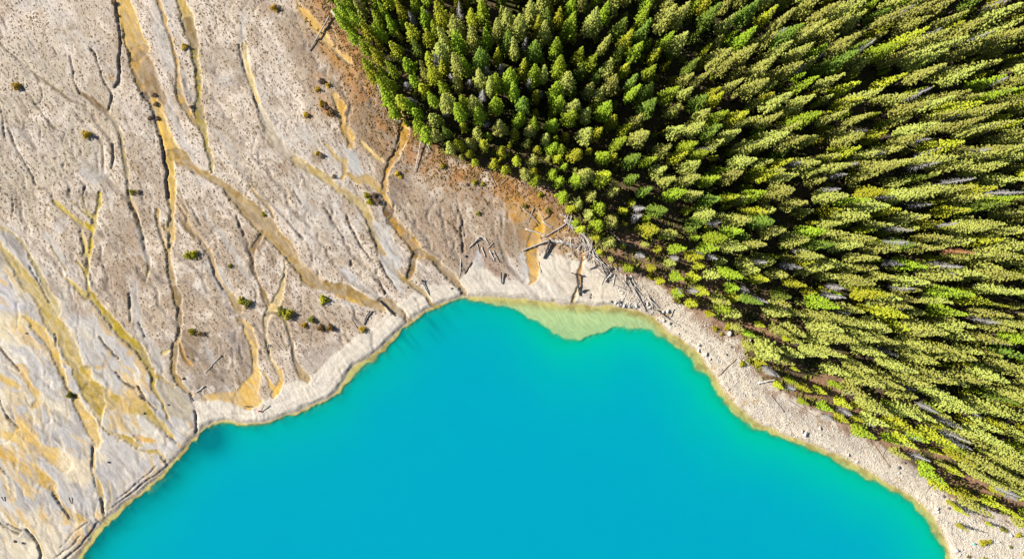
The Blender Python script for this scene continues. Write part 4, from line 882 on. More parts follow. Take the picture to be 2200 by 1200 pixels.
for (c, t) in [proto[k] for k in keys]:
    j2 = ng.nodes.new('GeometryNodeJoinGeometry')
    for o in (c, t):
        oi = ng.nodes.new('GeometryNodeObjectInfo'); oi.transform_space = 'ORIGINAL'; oi.inputs['Object'].default_value = o; oi.inputs['As Instance'].default_value = True
        ng.links.new(oi.outputs['Geometry'], j2.inputs[0])
    g2 = ng.nodes.new('GeometryNodeGeometryToInstance'); ng.links.new(j2.outputs[0], g2.inputs[0]); insts.append(g2)
for g2 in insts[::-1]: ng.links.new(g2.outputs[0], jn.inputs[0])
ip = ng.nodes.new('GeometryNodeInstanceOnPoints'); ip.inputs['Pick Instance'].default_value = True
def na(nm, dt):
    n = ng.nodes.new('GeometryNodeInputNamedAttribute'); n.data_type = dt; n.inputs[0].default_value = nm; return n.outputs['Attribute']
ng.links.new(gi.outputs[0], ip.inputs['Points']); ng.links.new(jn.outputs[0], ip.inputs['Instance']); ng.links.new(na('tidx', 'INT'), ip.inputs['Instance Index'])
er = ng.nodes.new('FunctionNodeEulerToRotation'); ng.links.new(na('trot', 'FLOAT_VECTOR'), er.inputs[0]); ng.links.new(er.outputs[0], ip.inputs['Rotation'])
ng.links.new(na('tscale', 'FLOAT_VECTOR'), ip.inputs['Scale']); ng.links.new(ip.outputs[0], go.inputs[0])
md = fo.modifiers.new('forest', 'NODES'); md.node_group = ng

# ------------------------------------------------------------------ undergrowth of the forest floor (stuff)
V_, F_ = [], []; ru = random.Random(9); cnt = 0
while cnt < 5200:
    px, py = ru.uniform(680, 2260), ru.uniform(-30, 1180); x, y = G(px, py)
    d = fs(x, y)
    if d < .1: continue
    if ru.random() > (1.0 if d < 6 else .45): continue
    cnt += 1; z = gz(x, y); s = ru.uniform(.2, .6)
    for k in range(3): tuft(V_, F_, Vector((x + ru.uniform(-s, s), y + ru.uniform(-s, s), z + ru.uniform(0, s * .7))), Vector((0, 0, 0)), s * ru.uniform(.5, .9), ru)
ug = new('undergrowth', mesh_from('undergrowth', V_, F_, BUSHM['olive'])); ug['kind'] = 'stuff'; ug['label'] = 'low green undergrowth covering the forest floor'; ug['category'] = 'undergrowth'

# ------------------------------------------------------------------ bushes of the delta
def bush_mesh(seed, mat):
    r = random.Random(seed); V_, F_ = [], []
    for k in range(150):
        a = r.uniform(0, 6.28); e = math.asin(r.uniform(.02, 1)); q = r.uniform(.55, 1.05) * (1 + .25 * math.sin(a * 3 + seed)); o = Vector((math.cos(a) * math.cos(e), math.sin(a) * math.cos(e), math.sin(e) * .95))
        tuft(V_, F_, o * q + Vector((0, 0, .05)), o, r.uniform(.14, .24), r)
    S, E = [], []
    for k in range(7):
        a = r.uniform(0, 6.28); tube(S, E, [(0, 0, -.15), (math.cos(a) * .3, math.sin(a) * .3, .4), (math.cos(a) * .65, math.sin(a) * .65, .7)], [.045, .035, .015], 4, False)
    return mesh_from('foliage', V_, F_, mat), mesh_from('stems', S, E, BARK)
BM = {k: [bush_mesh(i * 7 + j, m) for j in range(3)] for i, (k, m) in enumerate(BUSHM.items())}
def bush(px, py, r_, cn, lab):
    x, y = G(px, py); r = r_ * MP; r *= .8 if cn == 'brown' else 1.08; e = new('bush', None, None, (x, y, gz(x, y))); e.scale = (r * 1.0, r * ru.uniform(.8, 1.05), r * 1.05); e.rotation_euler = (0, 0, ru.uniform(0, 6.28))
    f, s = ru.choice(BM[cn]); new('foliage', f, e); new('stem', s, e); e['category'] = 'bush'; e['group'] = 'bushes scattered over the delta and shore'; e['label'] = lab
for b in [(40, 187, 8, 'golden', 'golden bush alone near the left edge of the delta, uppermost there'), (189, 290, 9, 'golden', 'golden bush alone on speckled gravel left of the large ochre stream'),
          (399, 102, 6, 'golden', 'small yellow bush between the two narrow streams near the top'), (592, 20, 8, 'golden', 'yellow-orange bush near the top, left of the forest edge'),
          (287, 413, 6, 'yellow-green', 'small green bush left of the straight dark-banked stream'), (300, 413, 7, 'brown', 'brown shrub touching the small green bush left of the straight stream'),
          (406, 549, 9, 'yellow-green', 'left half of the large yellow-green bush pair mid-delta'), (419, 546, 9, 'yellow-green', 'right half of the large yellow-green bush pair mid-delta'),
          (496, 571, 5, 'olive', 'tiny olive bush on pale gravel right of the large bush pair'), (567, 460, 5, 'yellow-green', 'small yellow-green bush on the right bank of the main brown stream'),
          (521, 646, 8, 'yellow-green', 'olive-green bush left of the two above the cream channel junction'), (533, 651, 9, 'olive', 'darker bush right of the two above the cream channel junction'),
          (606, 668, 9, 'olive', 'olive bush on the pale channel junction, left of its pair'), (619, 674, 11, 'yellow-green', 'larger yellow-green bush on the pale channel junction'),
          (697, 643, 9, 'yellow-green', 'green bush alone just below the main brown stream'), (671, 686, 8, 'olive', 'green bush at the start of the orange shrub row'), (655, 698, 6, 'golden', 'small golden bush low left of the orange shrub row'),
          (690, 704, 8, 'orange', 'left orange shrub of the row above the white beach'), (710, 703, 8, 'orange', 'right orange shrub of the row above the white beach'),
          (414, 711, 7, 'yellow-green', 'green bush on the dark brown patch above the ochre fan'), (430, 716, 5, 'orange', 'small orange bush right of the green one on the brown patch'), (440, 717, 6, 'brown', 'brown shrub at the right end of the dark brown patch'),
          (779, 707, 7, 'golden', 'golden bush at the end of a dark log above the beach'), (789, 420, 7, 'yellow-green', 'upper green bush on the left rim of the dark hollow'), (796, 434, 7, 'yellow-green', 'lower green bush on the left rim of the dark hollow'),
          (805, 420, 9, 'brown', 'dark brown shrub filling the top of the hollow beside green bushes'), (812, 432, 9, 'brown', 'dark brown shrub filling the bottom of the hollow beside green bushes'),
          (855, 374, 6, 'golden', 'bright yellow low bush right of the ochre side stream'), (861, 381, 4, 'golden', 'small yellow offshoot below the bright yellow bush'), (1028, 459, 5, 'olive', 'tiny olive bush on gravel left of the scattered driftwood'),
          (152, 847, 7, 'olive', 'dark olive bush standing in the ochre channel of the lower left'), (161, 851, 5, 'brown', 'brown shrub at the right foot of the olive channel bush'),
          (692, 176, 9, 'brown', 'dark maroon shrub topmost on the orange ground left of the forest'), (706, 184, 5, 'golden', 'thin yellow bush beside the maroon shrub left of the forest'), (683, 193, 5, 'golden', 'small yellow bush below left of the maroon shrub'),
          (693, 224, 7, 'golden', 'yellow bush in the second orange patch left of the forest'), (702, 232, 8, 'brown', 'dark shrub in the second orange patch left of the forest'), (712, 244, 8, 'orange', 'orange shrub at the bank of the ochre rivulet'), (659, 248, 6, 'golden', 'small golden bush left of the orange patches'),
          (692, 335, 8, 'brown', 'dark brown shrub in the brown hollow mid-delta'), (683, 330, 5, 'golden', 'golden fringe bush left of the brown hollow shrub'), (718, 380, 6, 'brown', 'brown shrub on the bank of the pale side stream'),
          (333, 205, 7, 'brown', 'dark shrub at the top of the dark bank below the wide ochre pool'), (336, 225, 7, 'brown', 'second dark shrub down the dark bank below the ochre pool'), (325, 255, 6, 'brown', 'dark shrub left of the ochre stream bend'), (340, 255, 6, 'brown', 'dark shrub on the dark bank at the ochre stream bend'),
          (246, 8, 6, 'brown', 'dark shrub at the top edge beside the ochre stream'), (253, 35, 5, 'brown', 'dark shrub on the left bank of the wide ochre stream'), (412, 231, 5, 'brown', 'brown shrub on silt between the two narrow streams'),
          (952, 357, 6, 'yellow-green', 'green bush on the orange strip just below the forest corner'), (1003, 397, 5, 'brown', 'dark shrub on the orange strip below the forest'), (1020, 392, 6, 'yellow-green', 'green bush right of the dark shrub below the forest'), (1038, 396, 5, 'yellow-green', 'small green bush at the trees below the forest corner'),
          (1128, 443, 5, 'olive', 'green bush on the orange meadow left of the fallen poles'), (1176, 452, 6, 'olive', 'olive bush on the orange meadow near the forest corner'), (1223, 452, 8, 'olive', 'dark green bush under the tree at the driftwood line top'), (1160, 418, 6, 'yellow-green', 'yellow-green bush below the forest edge on orange soil'),
          (2108, 1163, 7, 'yellow-green', 'larger yellow-green shrub on stones in the lower right corner'), (2122, 1161, 5, 'yellow-green', 'smaller yellow-green shrub touching the larger corner shrub'), (2185, 1147, 6, 'yellow-green', 'yellow-green shrub near the right edge on stones'), (2150, 1133, 5, 'olive', 'shrub below the lowest conifers of the right corner'),
          (2158, 1138, 4, 'olive', 'small shrub right of the one below the lowest conifers'), (2168, 1172, 4, 'olive', 'small olive shrub low near the right edge'), (2197, 1186, 5, 'yellow-green', 'yellow-green shrub cut by the right edge'), (2112, 1198, 5, 'yellow-green', 'yellow-green shrub cut by the bottom edge'), (2078, 1193, 4, 'olive', 'olive shrub at the bottom edge beside the shore'),
          (1549, 716, 4, 'yellow-green', 'tiny bright bush on white stones below the brown slope'), (1593, 780, 6, 'yellow-green', 'round yellow-green bush closest to the stony shore'), (1610, 773, 8, 'olive', 'olive bush above the round one at the stony shore'), (1626, 782, 9, 'yellow-green', 'yellow-green bush right of the olive one at the stony shore'),
          (1535, 705, 6, 'yellow-green', 'green bush on the brown slope above the stones'), (1563, 702, 8, 'yellow-green', 'bright green bush on top of the brown slope'), (1448, 625, 8, 'yellow-green', 'bright bush at the trees above the boulder heap'), (1455, 643, 9, 'olive', 'olive bush above the boulder heap'), (1395, 668 - 76, 7, 'yellow-green', 'yellow-green bush under the trees above the stranded logs')]:
    bush(*b)
# tiny dark shrub clumps dotting the delta: far too many to count
V_, F_ = [], []; k = 0
while k < 2600:
    px, py = ru.uniform(-20, 1000), ru.uniform(-20, 860)
    if px > 640 + py * .55 or py > 470 + px * .62: continue
    q = float(vnoise(np.array([px * .012]), np.array([py * .012]), 500)[0])
    if ru.random() > q * q * 2.2: continue
    x, y = G(px, py); s = ru.uniform(.05, .17); z = gz(x, y)
    if spk_at(x, y) < .5: continue
    k += 1
    for j in range(3): tuft(V_, F_, Vector((x + ru.uniform(-s, s) * 1.3, y + ru.uniform(-s, s) * 1.3, z + s * .3)), Vector((0, 0, 0)), s * ru.uniform(.7, 1.3), ru)
sv, sf = [], []; k = 0
while k < 1900:
    px, py = ru.uniform(600, 1330), ru.uniform(-20, 600); x, y = G(px, py); d = fs(x, y)
    if not (-9 < d < .5) or ru.random() > math.exp(d / 3.5) + .08: continue
    if spk_at(x, y) < .12: continue
    k += 1; s = ru.uniform(.06, .26); z = gz(x, y)
    for j in range(4): tuft(sv, sf, Vector((x + ru.uniform(-s, s) * 1.5, y + ru.uniform(-s, s) * 1.5, z + s * .4)), Vector((0, 0, 0)), s * ru.uniform(.6, 1.2), ru)
es = new('edge_scrub', mesh_from('edge_scrub', sv, sf, BUSHM['orange'])); es['kind'] = 'stuff'; es['category'] = 'scrub'; es['label'] = 'rusty autumn scrub along the forest edge on the delta side'
dt = new('dwarf_shrubs', mesh_from('dwarf_shrubs', V_, F_, BUSHM['brown'])); dt['kind'] = 'stuff'; dt['category'] = 'dwarf shrubs'; dt['label'] = 'tiny brown dwarf shrubs dotted over the pale delta gravel'

# ------------------------------------------------------------------ logs
def log(pts, hw, tone, lab, lift=.0, roots=False, group=None, stubs=3):
    P = [G(*p) for p in pts]; x0, y0 = P[0]; z0 = gz(x0, y0); hw *= .78
    e = new('driftwood_log', None, None, (x0, y0, z0)); r = hw * MP
    L = sum(math.dist(P[i], P[i + 1]) for i in range(len(P) - 1))
    Q = []; n = 5
    for i in range(len(P) - 1):
        for k in range(n if i < len(P) - 2 else n + 1):
            t = k / n; x = P[i][0] + (P[i + 1][0] - P[i][0]) * t; y = P[i][1] + (P[i + 1][1] - P[i][1]) * t
            Q.append((x - x0 + ru.uniform(-.3, .3) * r, y - y0 + ru.uniform(-.3, .3) * r))
    TVs, TFs = [], []; c = [(a, b, max(gz(a + x0, b + y0) - z0, -.1) + r * .8 + lift * (1 - i / len(Q))) for i, (a, b) in enumerate(Q)]
    tube(TVs, TFs, c, [r * (1.12 - .5 * i / (len(c) - 1)) for i in range(len(c))], 8)
    new('trunk', mesh_from('trunk', TVs, TFs, WOOD[tone], True), e)
    for k in range(stubs if L > 3 else 0):
        i = ru.randrange(1, len(c) - 1); a = ru.uniform(0, 6.28); bl = ru.uniform(.4, 1.1) * min(1, L / 4); S, E = [], []
        tube(S, E, [c[i], (c[i][0] + math.cos(a) * bl, c[i][1] + math.sin(a) * bl, c[i][2] + bl * ru.uniform(.1, .6))], [r * .4, r * .15], 5)
        new('branch_stub', mesh_from('branch_stub', S, E, WOOD[tone], True), e)
    if roots:
        S, E = [], []
        for k in range(8):
            a = 2 * math.pi * k / 8 + ru.uniform(-.3, .3); d = Vector(c[0]) - Vector(c[1]); d.normalize(); u = d.cross(Vector((0, 0, 1))).normalized(); v = d.cross(u)
            o = (u * math.cos(a) + v * math.sin(a)) * r * 3.2 + d * r * 1.0
            tube(S, E, [c[0], tuple(Vector(c[0]) + o * .6), tuple(Vector(c[0]) + o)], [r * .7, r * .4, r * .12], 5)
        new('root_plate', mesh_from('root_plate', S, E, WOOD[tone], True), e)
    e['category'] = 'log'; e['label'] = lab
    if group: e['group'] = group
for l in [([(711, 37), (690, 72), (666, 111)], 2.0, 'grey', 'long grey pole lying across the sandy track at the upper forest edge', .5), ([(708, 57), (690, 77)], 1.6, 'dark', 'dark forked pole beside the long grey one at the upper forest edge', .3),
          ([(713, 25), (724, 38), (736, 54)], 3.2, 'pale', 'thick white bleached log against the uppermost forest edge'), ([(743, 60), (760, 78), (776, 102)], 1.7, 'grey', 'thin grey log along the forest edge below the white one'),
          ([(810, 177), (822, 205), (832, 240)], 1.6, 'grey', 'long thin log along the forest edge by the ochre strip', .4), ([(908, 293), (902, 320), (892, 370)], 1.5, 'pale', 'long white pole pointing down from the forest corner onto the delta', .8),
          ([(912, 300), (926, 324)], 1.3, 'pale', 'short white pole branching right from the forest corner'), ([(864, 272), (856, 290)], 1.5, 'dark', 'short dark stick in the head of the ochre side stream'), ([(847, 257), (864, 262)], 2.6, 'pale', 'short fat white log at the head of the ochre side stream'),
          ([(1046, 363), (1056, 380), (1067, 402)], 1.3, 'brown', 'brown pole leaning out of the trees over the orange strip'), ([(1090, 383), (1075, 398)], 1.2, 'brown', 'short brown pole right of the leaning one on the orange strip'),
          ([(1182, 458), (1178, 466), (1167, 472)], 1.5, 'dark', 'bent dark stick over the olive pool on the orange meadow'), ([(1216, 481), (1195, 494), (1173, 507)], 2.0, 'grey', 'grey log running from the olive pool down to the log junction'),
          ([(1181, 516), (1150, 527), (1122, 538)], 2.6, 'grey', 'long grey-brown log above the ochre tongue, pointing left', .2), ([(1181, 518), (1175, 535), (1168, 555)], 3.2, 'dark', 'thick black log stub pointing down from the log junction', .5),
          ([(1129, 492), (1150, 498), (1174, 508)], 1.8, 'pale', 'pale log crossing the ochre stream toward the log junction'), ([(1123, 447), (1140, 462), (1158, 480)], 1.5, 'grey', 'grey pole slanting across the orange meadow'), ([(1147, 446), (1135, 478)], .9, 'grey', 'thin upright pole crossing the slanting one on the meadow'),
          ([(1165, 475), (1188, 492)], 1.2, 'pale', 'thin pale pole across the lower side of the olive pool'), ([(1031, 509), (1020, 520), (1008, 532)], 2.0, 'grey', 'forked grey log at the top of the small beach gully', .2), ([(1035, 531), (1043, 551)], 1.7, 'pale', 'leftmost pale log of the scattered group above the small stub'),
          ([(1052, 538), (1063, 560)], 1.6, 'pale', 'middle pale log of the scattered group'), ([(1060, 538), (1073, 563)], 1.5, 'grey', 'rightmost grey log of the scattered group'), ([(1060, 521), (1047, 534)], 1.4, 'grey', 'short log at the top of the scattered group'), ([(1042, 511), (1051, 526)], 1.3, 'pale', 'pale log above the short one of the scattered group'), ([(1025, 523), (1031, 543)], 1.3, 'grey', 'grey log left of the scattered group'),
          ([(1077, 584), (1077, 596), (1079, 609)], 2.0, 'dark', 'dark upright stub on the white beach below the scattered logs', .6), ([(1157, 562), (1162, 584)], 1.0, 'grey', 'thin grey stick right of the ochre tongue'), ([(990, 556), (989, 592)], 1.1, 'pale', 'thin pale pole left of the beach gully'), ([(1014, 563), (1006, 575), (998, 588)], 1.5, 'dark', 'dark twisted stick in the beach gully'),
          ([(1238, 589), (1241, 610), (1245, 634)], 2.7, 'dark', 'thick black log standing out on the white beach centre', .7, True), ([(1248, 627), (1254, 623), (1263, 622)], 2.0, 'dark', 'curved dark root at the foot of the thick black log', .3), ([(1227, 585), (1237, 590)], 1.2, 'dark', 'small dark stick at the head of the thick black log'),
          ([(1283, 567), (1276, 574), (1267, 578)], 1.8, 'dark', 'short dark log on the sand below the driftwood heap', .3), ([(1310, 572), (1302, 587), (1304, 607)], 2.1, 'dark', 'Y-shaped dark log on the sand right of the short one', .5), ([(1300, 593), (1292, 611)], 1.0, 'grey', 'thin left prong beside the Y-shaped dark log'),
          ([(1345, 592), (1346, 609)], 2.1, 'dark', 'short black post at the top of the long boulder-heap log', .9), ([(1348, 596), (1365, 627), (1388, 668)], 2.0, 'grey', 'long grey log running down to the boulder heap by the water', .3), ([(1354, 590), (1362, 606), (1369, 624)], 1.6, 'pale', 'pale log right beside the long grey one above the boulders'),
          ([(1411, 665), (1425, 675), (1439, 686)], 1.8, 'dark', 'dark-ended log on the gravel at the bay corner', .3), ([(1439, 686), (1463, 701)], 1.0, 'grey', 'thin grey pole continuing the dark-ended log'), ([(1447, 663), (1440, 680)], 1.5, 'grey', 'short grey log right of the bay corner'),
          ([(1542, 807), (1560, 788), (1581, 769)], 1.4, 'brown', 'straight brown pole reaching down to the water on the right shore'), ([(1527, 718), (1550, 730), (1577, 743)], .9, 'brown', 'long thin brown pole across the upper stony beach'), ([(1627, 822), (1645, 817), (1665, 814)], 2.6, 'pale', 'thick white curved log where the stones meet the trees'),
          ([(1653, 822), (1690, 828), (1722, 829)], 1.4, 'grey', 'long grey log behind the thick white one'), ([(1653, 847), (1667, 863), (1683, 883)], 1.6, 'grey', 'grey log lying down the stones below the white curved one'), ([(1685, 853), (1720, 875), (1754, 894)], 1.2, 'grey', 'long grey log along the foot of the trees'),
          ([(1877, 955), (1895, 980), (1911, 1002)], 1.1, 'brown', 'thin dark pole across the beach strip, steep'), ([(1901, 962), (1893, 980)], .9, 'brown', 'short stick crossing near the steep thin pole'), ([(1934, 1005), (1953, 1017), (1972, 1030)], .9, 'grey', 'thin pale stick pointing to the right end of the strip'), ([(2007, 1032), (1991, 1049)], 1.3, 'brown', 'short brown log slanting on the far right beach'), ([(2042, 1126), (2042, 1147)], .9, 'brown', 'short thin pole parallel to the right shore near the bottom'),
          ([(815, 645), (832, 661), (849, 678)], 1.8, 'dark', 'dark log lying across the mouth of the main brown stream', .2), ([(797, 666), (788, 680), (783, 698)], 1.8, 'dark', 'dark bent log ending at the golden bush', .3), ([(907, 602), (915, 617), (923, 633)], 1.4, 'dark', 'thin dark pole on the white beach between two stream mouths', .3, True), ([(815, 601), (820, 617), (827, 632)], 1.1, 'dark', 'thin dark pole on speckled gravel above the main stream mouth'),
          ([(755, 683), (770, 706)], 1.0, 'brown', 'thin brown stick left of the golden bush'), ([(580, 739), (574, 756)], 1.6, 'dark', 'short black log beside the cream channel above the fan', .3), ([(592, 733), (608, 751)], .9, 'grey', 'thin grey stick right of the short black log'), ([(441, 828), (422, 842)], 1.4, 'pale', 'short pale log at the left corner of the ochre fan', .2),
          ([(571, 867), (562, 882)], 1.3, 'brown', 'thin brown stick on the white beach beside a red bag', .8), ([(527, 871), (544, 872)], 1.4, 'dark', 'short black log on the white beach left of the red bag', .3), ([(477, 762), (460, 780), (442, 801)], 1.1, 'grey', 'faint grey pole over the grey-brown patch above the fan'),
          ([(8, 1064), (12, 1074)], 1.3, 'dark', 'short black log at the left edge of the silt corner', .3), ([(152, 1066), (156, 1080)], 1.3, 'dark', 'small black stick on grey silt of the lower left', .3), ([(2122, 854), (2160, 867), (2202, 882)], 1.4, 'brown', 'long straight tan trunk fallen among trees at the right edge', 2.5), ([(1914, 692), (1950, 706), (1986, 724)], 2.0, 'grey', 'grey fallen trunk between the right-hand trees', 2.5),
          ([(1510, 262), (1535, 269)], 1.3, 'pale', 'short pale fallen trunk in a dark forest gap', 3.0), ([(1300, 345), (1340, 352), (1372, 372)], 1.3, 'brown', 'brown fallen trunk at the lower edge of the dark forest middle', 1.5), ([(915, 125), (880, 112), (850, 100)], 1.2, 'pale', 'pale fallen trunk in the gap of the upper edge trees', 1.0), ([(1310, 497), (1335, 520), (1360, 530)], 1.2, 'pale', 'pale fallen trunk between young trees behind the driftwood', .6), ([(1355, 550), (1390, 562), (1425, 575)], 1.2, 'brown', 'tan fallen trunk between the young trees above the beach', .8)]:
    log(*l)
# driftwood belt at the forest edge
def along(path, t):
    n = len(path) - 1; k = min(int(t * n), n - 1); f = t * n - k; return tuple(path[k][i] + (path[k + 1][i] - path[k][i]) * f for i in (0, 1)), math.atan2(path[k + 1][1] - path[k][1], path[k + 1][0] - path[k][0])
for n_, path, wd_, lab in ((85, [(1214, 462), (1235, 490), (1258, 520), (1275, 550), (1298, 578)], 9, 'thin weathered grey log heaped in the driftwood belt along the forest edge'), (30, [(1183, 515), (1215, 522), (1255, 528)], 5, 'thin weathered grey log in the driftwood line above the centre beach'),
                           (22, [(1300, 580), (1330, 600), (1360, 625), (1400, 660)], 16, 'small grey stick lying on the gravel between driftwood belt and bay corner')):
    for k in range(n_):
        (a, b), th = along(path, ru.random()); th += ru.gauss(0, .38) + (ru.random() < .15) * 1.3; L = ru.uniform(6, 19); o = ru.uniform(-wd_, wd_)
        a += -math.sin(th) * 0 + o * .8; b += -o * .6
        log([(a - math.cos(th) * L, b - math.sin(th) * L), (a + math.cos(th) * L, b + math.sin(th) * L)], ru.uniform(.7, 1.5), ru.choice(['pale', 'pale', 'grey', 'grey', 'brown']), lab, lift=ru.uniform(0, .5), group='driftwood: ' + lab.split(' in ')[-1].split(' on ')[-1], stubs=0)

# ------------------------------------------------------------------ boulders and stones
def rock_mesh(seed, mat):
    import bmesh
    r = random.Random(seed); bm = bmesh.new(); bmesh.ops.create_icosphere(bm, subdivisions=2, radius=1)
    ax_ = [Vector((r.uniform(-1, 1), r.uniform(-1, 1), r.uniform(-1, 1))).normalized() for _ in range(7)]; cut = [r.uniform(.55, .85) for _ in range(7)]
    for v in bm.verts:
        for a, c in zip(ax_, cut):
            d = v.co.dot(a)
            if d > c: v.co -= a * (d - c)
        v.co *= r.uniform(.96, 1.04)
    me = bpy.data.meshes.new('boulder'); bm.to_mesh(me); bm.free(); me.materials.append(mat); return me
RK = [rock_mesh(i, STONE) for i in range(4)]; RKD = [rock_mesh(20 + i, STONED) for i in range(3)]
def boulder(px, py, r_, lab, dark=False):
    x, y = G(px, py); r = r_ * MP; o = new('boulder', ru.choice(RKD if dark else RK), None, (x, y, gz(x, y) + r * .35)); o.scale = (r * ru.uniform(.95, 1.3), r * ru.uniform(.75, 1), r * .8)
    o.rotation_euler = (0, 0, ru.uniform(0, 6.28)); o['category'] = 'boulder'; o['group'] = 'boulders along the shore'; o['label'] = lab
for b in [(1322, 650, 4, 'white boulder at the left end of the boulder heap'), (1328, 655, 4, 'white boulder in the left part of the heap, nearest the water'), (1340, 655, 4, 'pale boulder in the middle of the boulder heap'), (1352, 658, 4, 'pale boulder just left of the long log foot'), (1390, 652, 4, 'white boulder right of the long log'),
          (1396, 660, 4, 'white boulder between the long log and bay corner'), (1366, 656, 4, 'pale boulder under the long grey log'), (1434, 668, 5, 'large white slab boulder at the bay corner'), (1424, 670, 4, 'pale boulder left of the white slab at the bay corner'), (1425, 688, 4, 'pale boulder below the bay corner log'), (1437, 693, 4, 'white boulder on the shore below the bay corner'),
          (1500, 740, 4, 'white stone, upper of two at the waterline on the right shore'), (1501, 752, 4, 'white stone, lower of two at the waterline'), (1516, 760, 4, 'long white stone just right of the waterline pair'), (1607, 731, 6, 'large white boulder at the edge of the trees above the stony beach'), (1566, 715, 6, 'wide pale slab below the brown slope'),
          (1524, 770, 3, 'small white stone on the shore below the long one'), (1564, 835, 3, 'small white stone on the ochre shore stain'), (1729, 931, 6, 'large white boulder at the waterline mid right shore'), (1722, 925, 4, 'white boulder left of the large waterline one'), (1760, 918, 4, 'pale boulder in the mid right beach'), (1820, 975, 4, 'pale boulder at the waterline right of the large one'),
          (1840, 990, 4, 'white boulder at the waterline further right'), (2010, 1090, 5, 'white boulder, upper of the pair at the far right shore'), (2012, 1097, 4, 'white boulder, lower of the pair at the far right shore'), (2169, 1147, 4, 'round white boulder near the right corner shrubs'), (2142, 1161, 4, 'white boulder between corner shrubs'), (2052, 1180, 5, 'flat white slab near the bottom shore'), (2060, 1188, 3, 'small white stone below the flat slab'),
          (2125, 1082, 4, 'white stone at the foot of the lowest conifers'), (2085, 1071, 3, 'small white stone above the corner conifers')]:
    boulder(*b)
for b in [(1313, 647, 3, 'small black rock left of the boulder heap', True), (1331, 648, 4, 'black rock on top of the boulder heap', True), (1336, 653, 3, 'small black rock inside the boulder heap', True), (1384, 651, 3, 'dark rock right of the long log foot', True), (1929, 1002, 4, 'dark rock on the right beach beside thin sticks', True), (1941, 992, 3, 'small dark rock above the larger one on the right beach', True),
          (2036, 1089, 3, 'dark rock right of the white far-shore pair', True), (2024, 1064, 3, 'dark rock at the upper end of the far right beach', True), (1570, 744, 2.6, 'small dark rock on the stony beach near the thin brown pole', True), (1560, 760, 2.6, 'small dark rock left of the brown water pole', True), (1000, 550, 3.5, 'dark stump at the head of the beach gully', True), (908, 603, 3, 'dark stone at the top of the thin beach pole', True),
          (971, 619, 2.6, 'black stone on the white beach near the right stream mouth', True), (876, 617, 2.4, 'black stone on the white beach lobe', True), (1269, 632, 2.2, 'upper of two small dark stones right of the curved root', True), (1267, 634 + 4, 2.2, 'lower of two small dark stones right of the curved root', True), (34, 1160, 3, 'left of two dark stumps on cream silt', True), (51, 1164, 3, 'right of two dark stumps on cream silt', True),
          (235, 991, 3, 'lone dark stone on the grey triangular silt flat', True), (396, 812, 3.5, 'dark rock on the pale bar between two stream arms', True), (363, 868, 2.5, 'dark stone on the tan mud lobe', True), (415, 858, 3.5, 'dark wet rock where the stream cuts the beach corner', True), (59, 715, 2.4, 'dark stone on the cream patch at the far left', True), (310, 887, 2.6, 'dark stone on the ochre fan at lower left', True)]:
    boulder(*b)
V_, F_ = [], []
t_ = (1 + 5 ** .5) / 2
ICO = [Vector(v).normalized() for v in [(-1, t_, 0), (1, t_, 0), (-1, -t_, 0), (1, -t_, 0), (0, -1, t_), (0, 1, t_), (0, -1, -t_), (0, 1, -t_), (t_, 0, -1), (t_, 0, 1), (-t_, 0, -1), (-t_, 0, 1)]]
ICF = [(0, 11, 5), (0, 5, 1), (0, 1, 7), (0, 7, 10), (0, 10, 11), (1, 5, 9), (5, 11, 4), (11, 10, 2), (10, 7, 6), (7, 1, 8), (3, 9, 4), (3, 4, 2), (3, 2, 6), (3, 6, 8), (3, 8, 9), (4, 9, 5), (2, 4, 11), (6, 2, 10), (8, 6, 7), (9, 8, 1)]
BEACH = [(1300, 565), (1340, 590), (1400, 612), (1470, 655), (1550, 705), (1590, 745), (1625, 800), (1690, 862), (1800, 915), (1930, 990), (2030, 1068), (2110, 1110), (2260, 1150), (2260, 1260), (2060, 1260), (2040, 1190), (2015, 1120), (1990, 1090), (1915, 1040), (1840, 996), (1760, 958), (1690, 932), (1610, 892), (1548, 838), (1540, 810), (1500, 757), (1475, 733), (1418, 692), (1395, 672), (1320, 655), (1325, 615)]
BP = [G(*p) for p in BEACH]; n = 0
bx0, bx1 = min(p[0] for p in BP), max(p[0] for p in BP); by0, by1 = min(p[1] for p in BP), max(p[1] for p in BP)
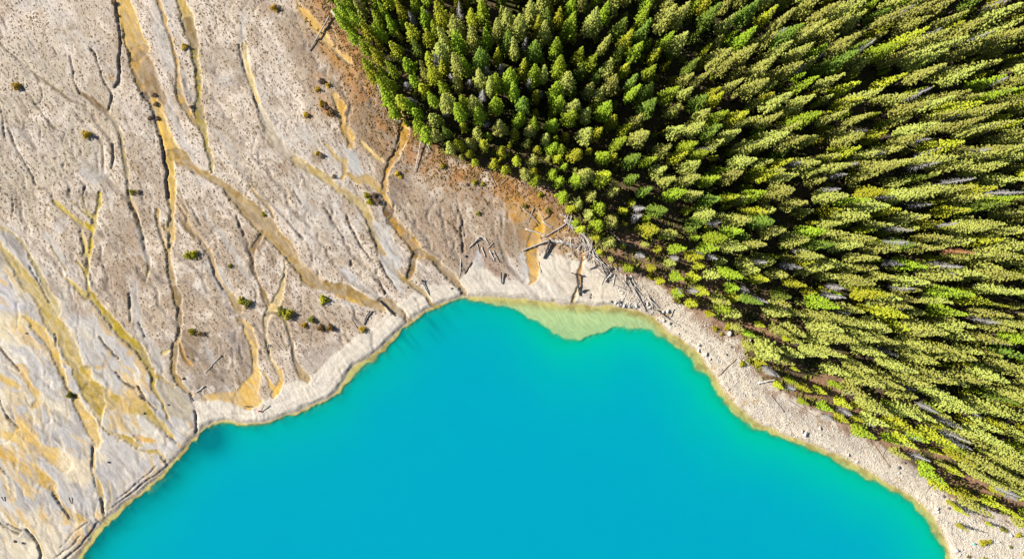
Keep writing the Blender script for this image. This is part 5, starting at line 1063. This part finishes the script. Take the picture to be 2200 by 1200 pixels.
while n < 9000:
    xs = rng.uniform(bx0, bx1, 4000); ys = rng.uniform(by0, by1, 4000); ins = inside(xs, ys, BP)
    for x, y in zip(xs[ins], ys[ins]):
        px, py = PX(x, y, 0); heap = math.exp(-((px - 1350) ** 2 + (py - 650) ** 2 * 3) / 45 ** 2); low = 1 if py > 1110 and px > 2050 else 0
        s = .07 + .13 * ru.random() ** 3 + .12 * heap * ru.random() + low * .10 * ru.random() ** 2 + (.18 * ru.random() if ru.random() < .02 else 0); z = gz(x, y); b = len(V_); q = ru.uniform(.6, 1)
        for v in ICO: V_.append((x + v.x * s * ru.uniform(.8, 1.2), y + v.y * s * q * ru.uniform(.8, 1.2), z + s * .3 + v.z * s * .7))
        F_ += [(b + i, b + j, b + k) for i, j, k in ICF]; n += 1
        if n >= 9000: break
so = new('beach_stones', mesh_from('beach_stones', V_, F_, STONEM)); so['kind'] = 'stuff'; so['category'] = 'stones'; so['label'] = 'countless pale stones strewn over the right shore'

# ------------------------------------------------------------------ two small belongings on the shore
def bag(px, py, col, name, lab, s):
    import bmesh
    m = NT(name + '_cloth'); nn = m.noise(m.add('ShaderNodeTexCoord').outputs['Object'], 6, 3); m.link(m.mix(m.ramp(nn, .3, .7), col, tuple(c * .75 for c in col)), m.bsdf.inputs['Base Color']); m.bsdf.inputs['Roughness'].default_value = .6
    x, y = G(px, py); e = new(name, None, None, (x, y, gz(x, y)))
    bm = bmesh.new(); bmesh.ops.create_cube(bm, size=1); bmesh.ops.scale(bm, vec=(.42, .30, .55), verts=bm.verts); bmesh.ops.bevel(bm, geom=bm.edges[:], offset=.09, segments=3, affect='EDGES'); bmesh.ops.translate(bm, vec=(0, 0, .27), verts=bm.verts)
    me = bpy.data.meshes.new('body'); bm.to_mesh(me); bm.free(); me.materials.append(m.m); new('body', me, e)
    S, E = [], []; tube(S, E, [(-.12, -.14, .12), (-.12, -.24, .3), (-.12, -.14, .5)], [.03] * 3, 5); tube(S, E, [(.12, -.14, .12), (.12, -.24, .3), (.12, -.14, .5)], [.03] * 3, 5)
    new('strap', mesh_from('strap', S, E, m.m), e); e.scale = (s, s, s); e['category'] = 'bag'; e['label'] = lab
bag(558.5, 881, (.55, .02, .06), 'red_bag', 'tiny red bag beside a thin stick on the white beach', 1.1)
bag(2090, 1165, (.0, .45, .45), 'turquoise_bag', 'tiny turquoise bag on the stones of the lower right corner', 1.1)
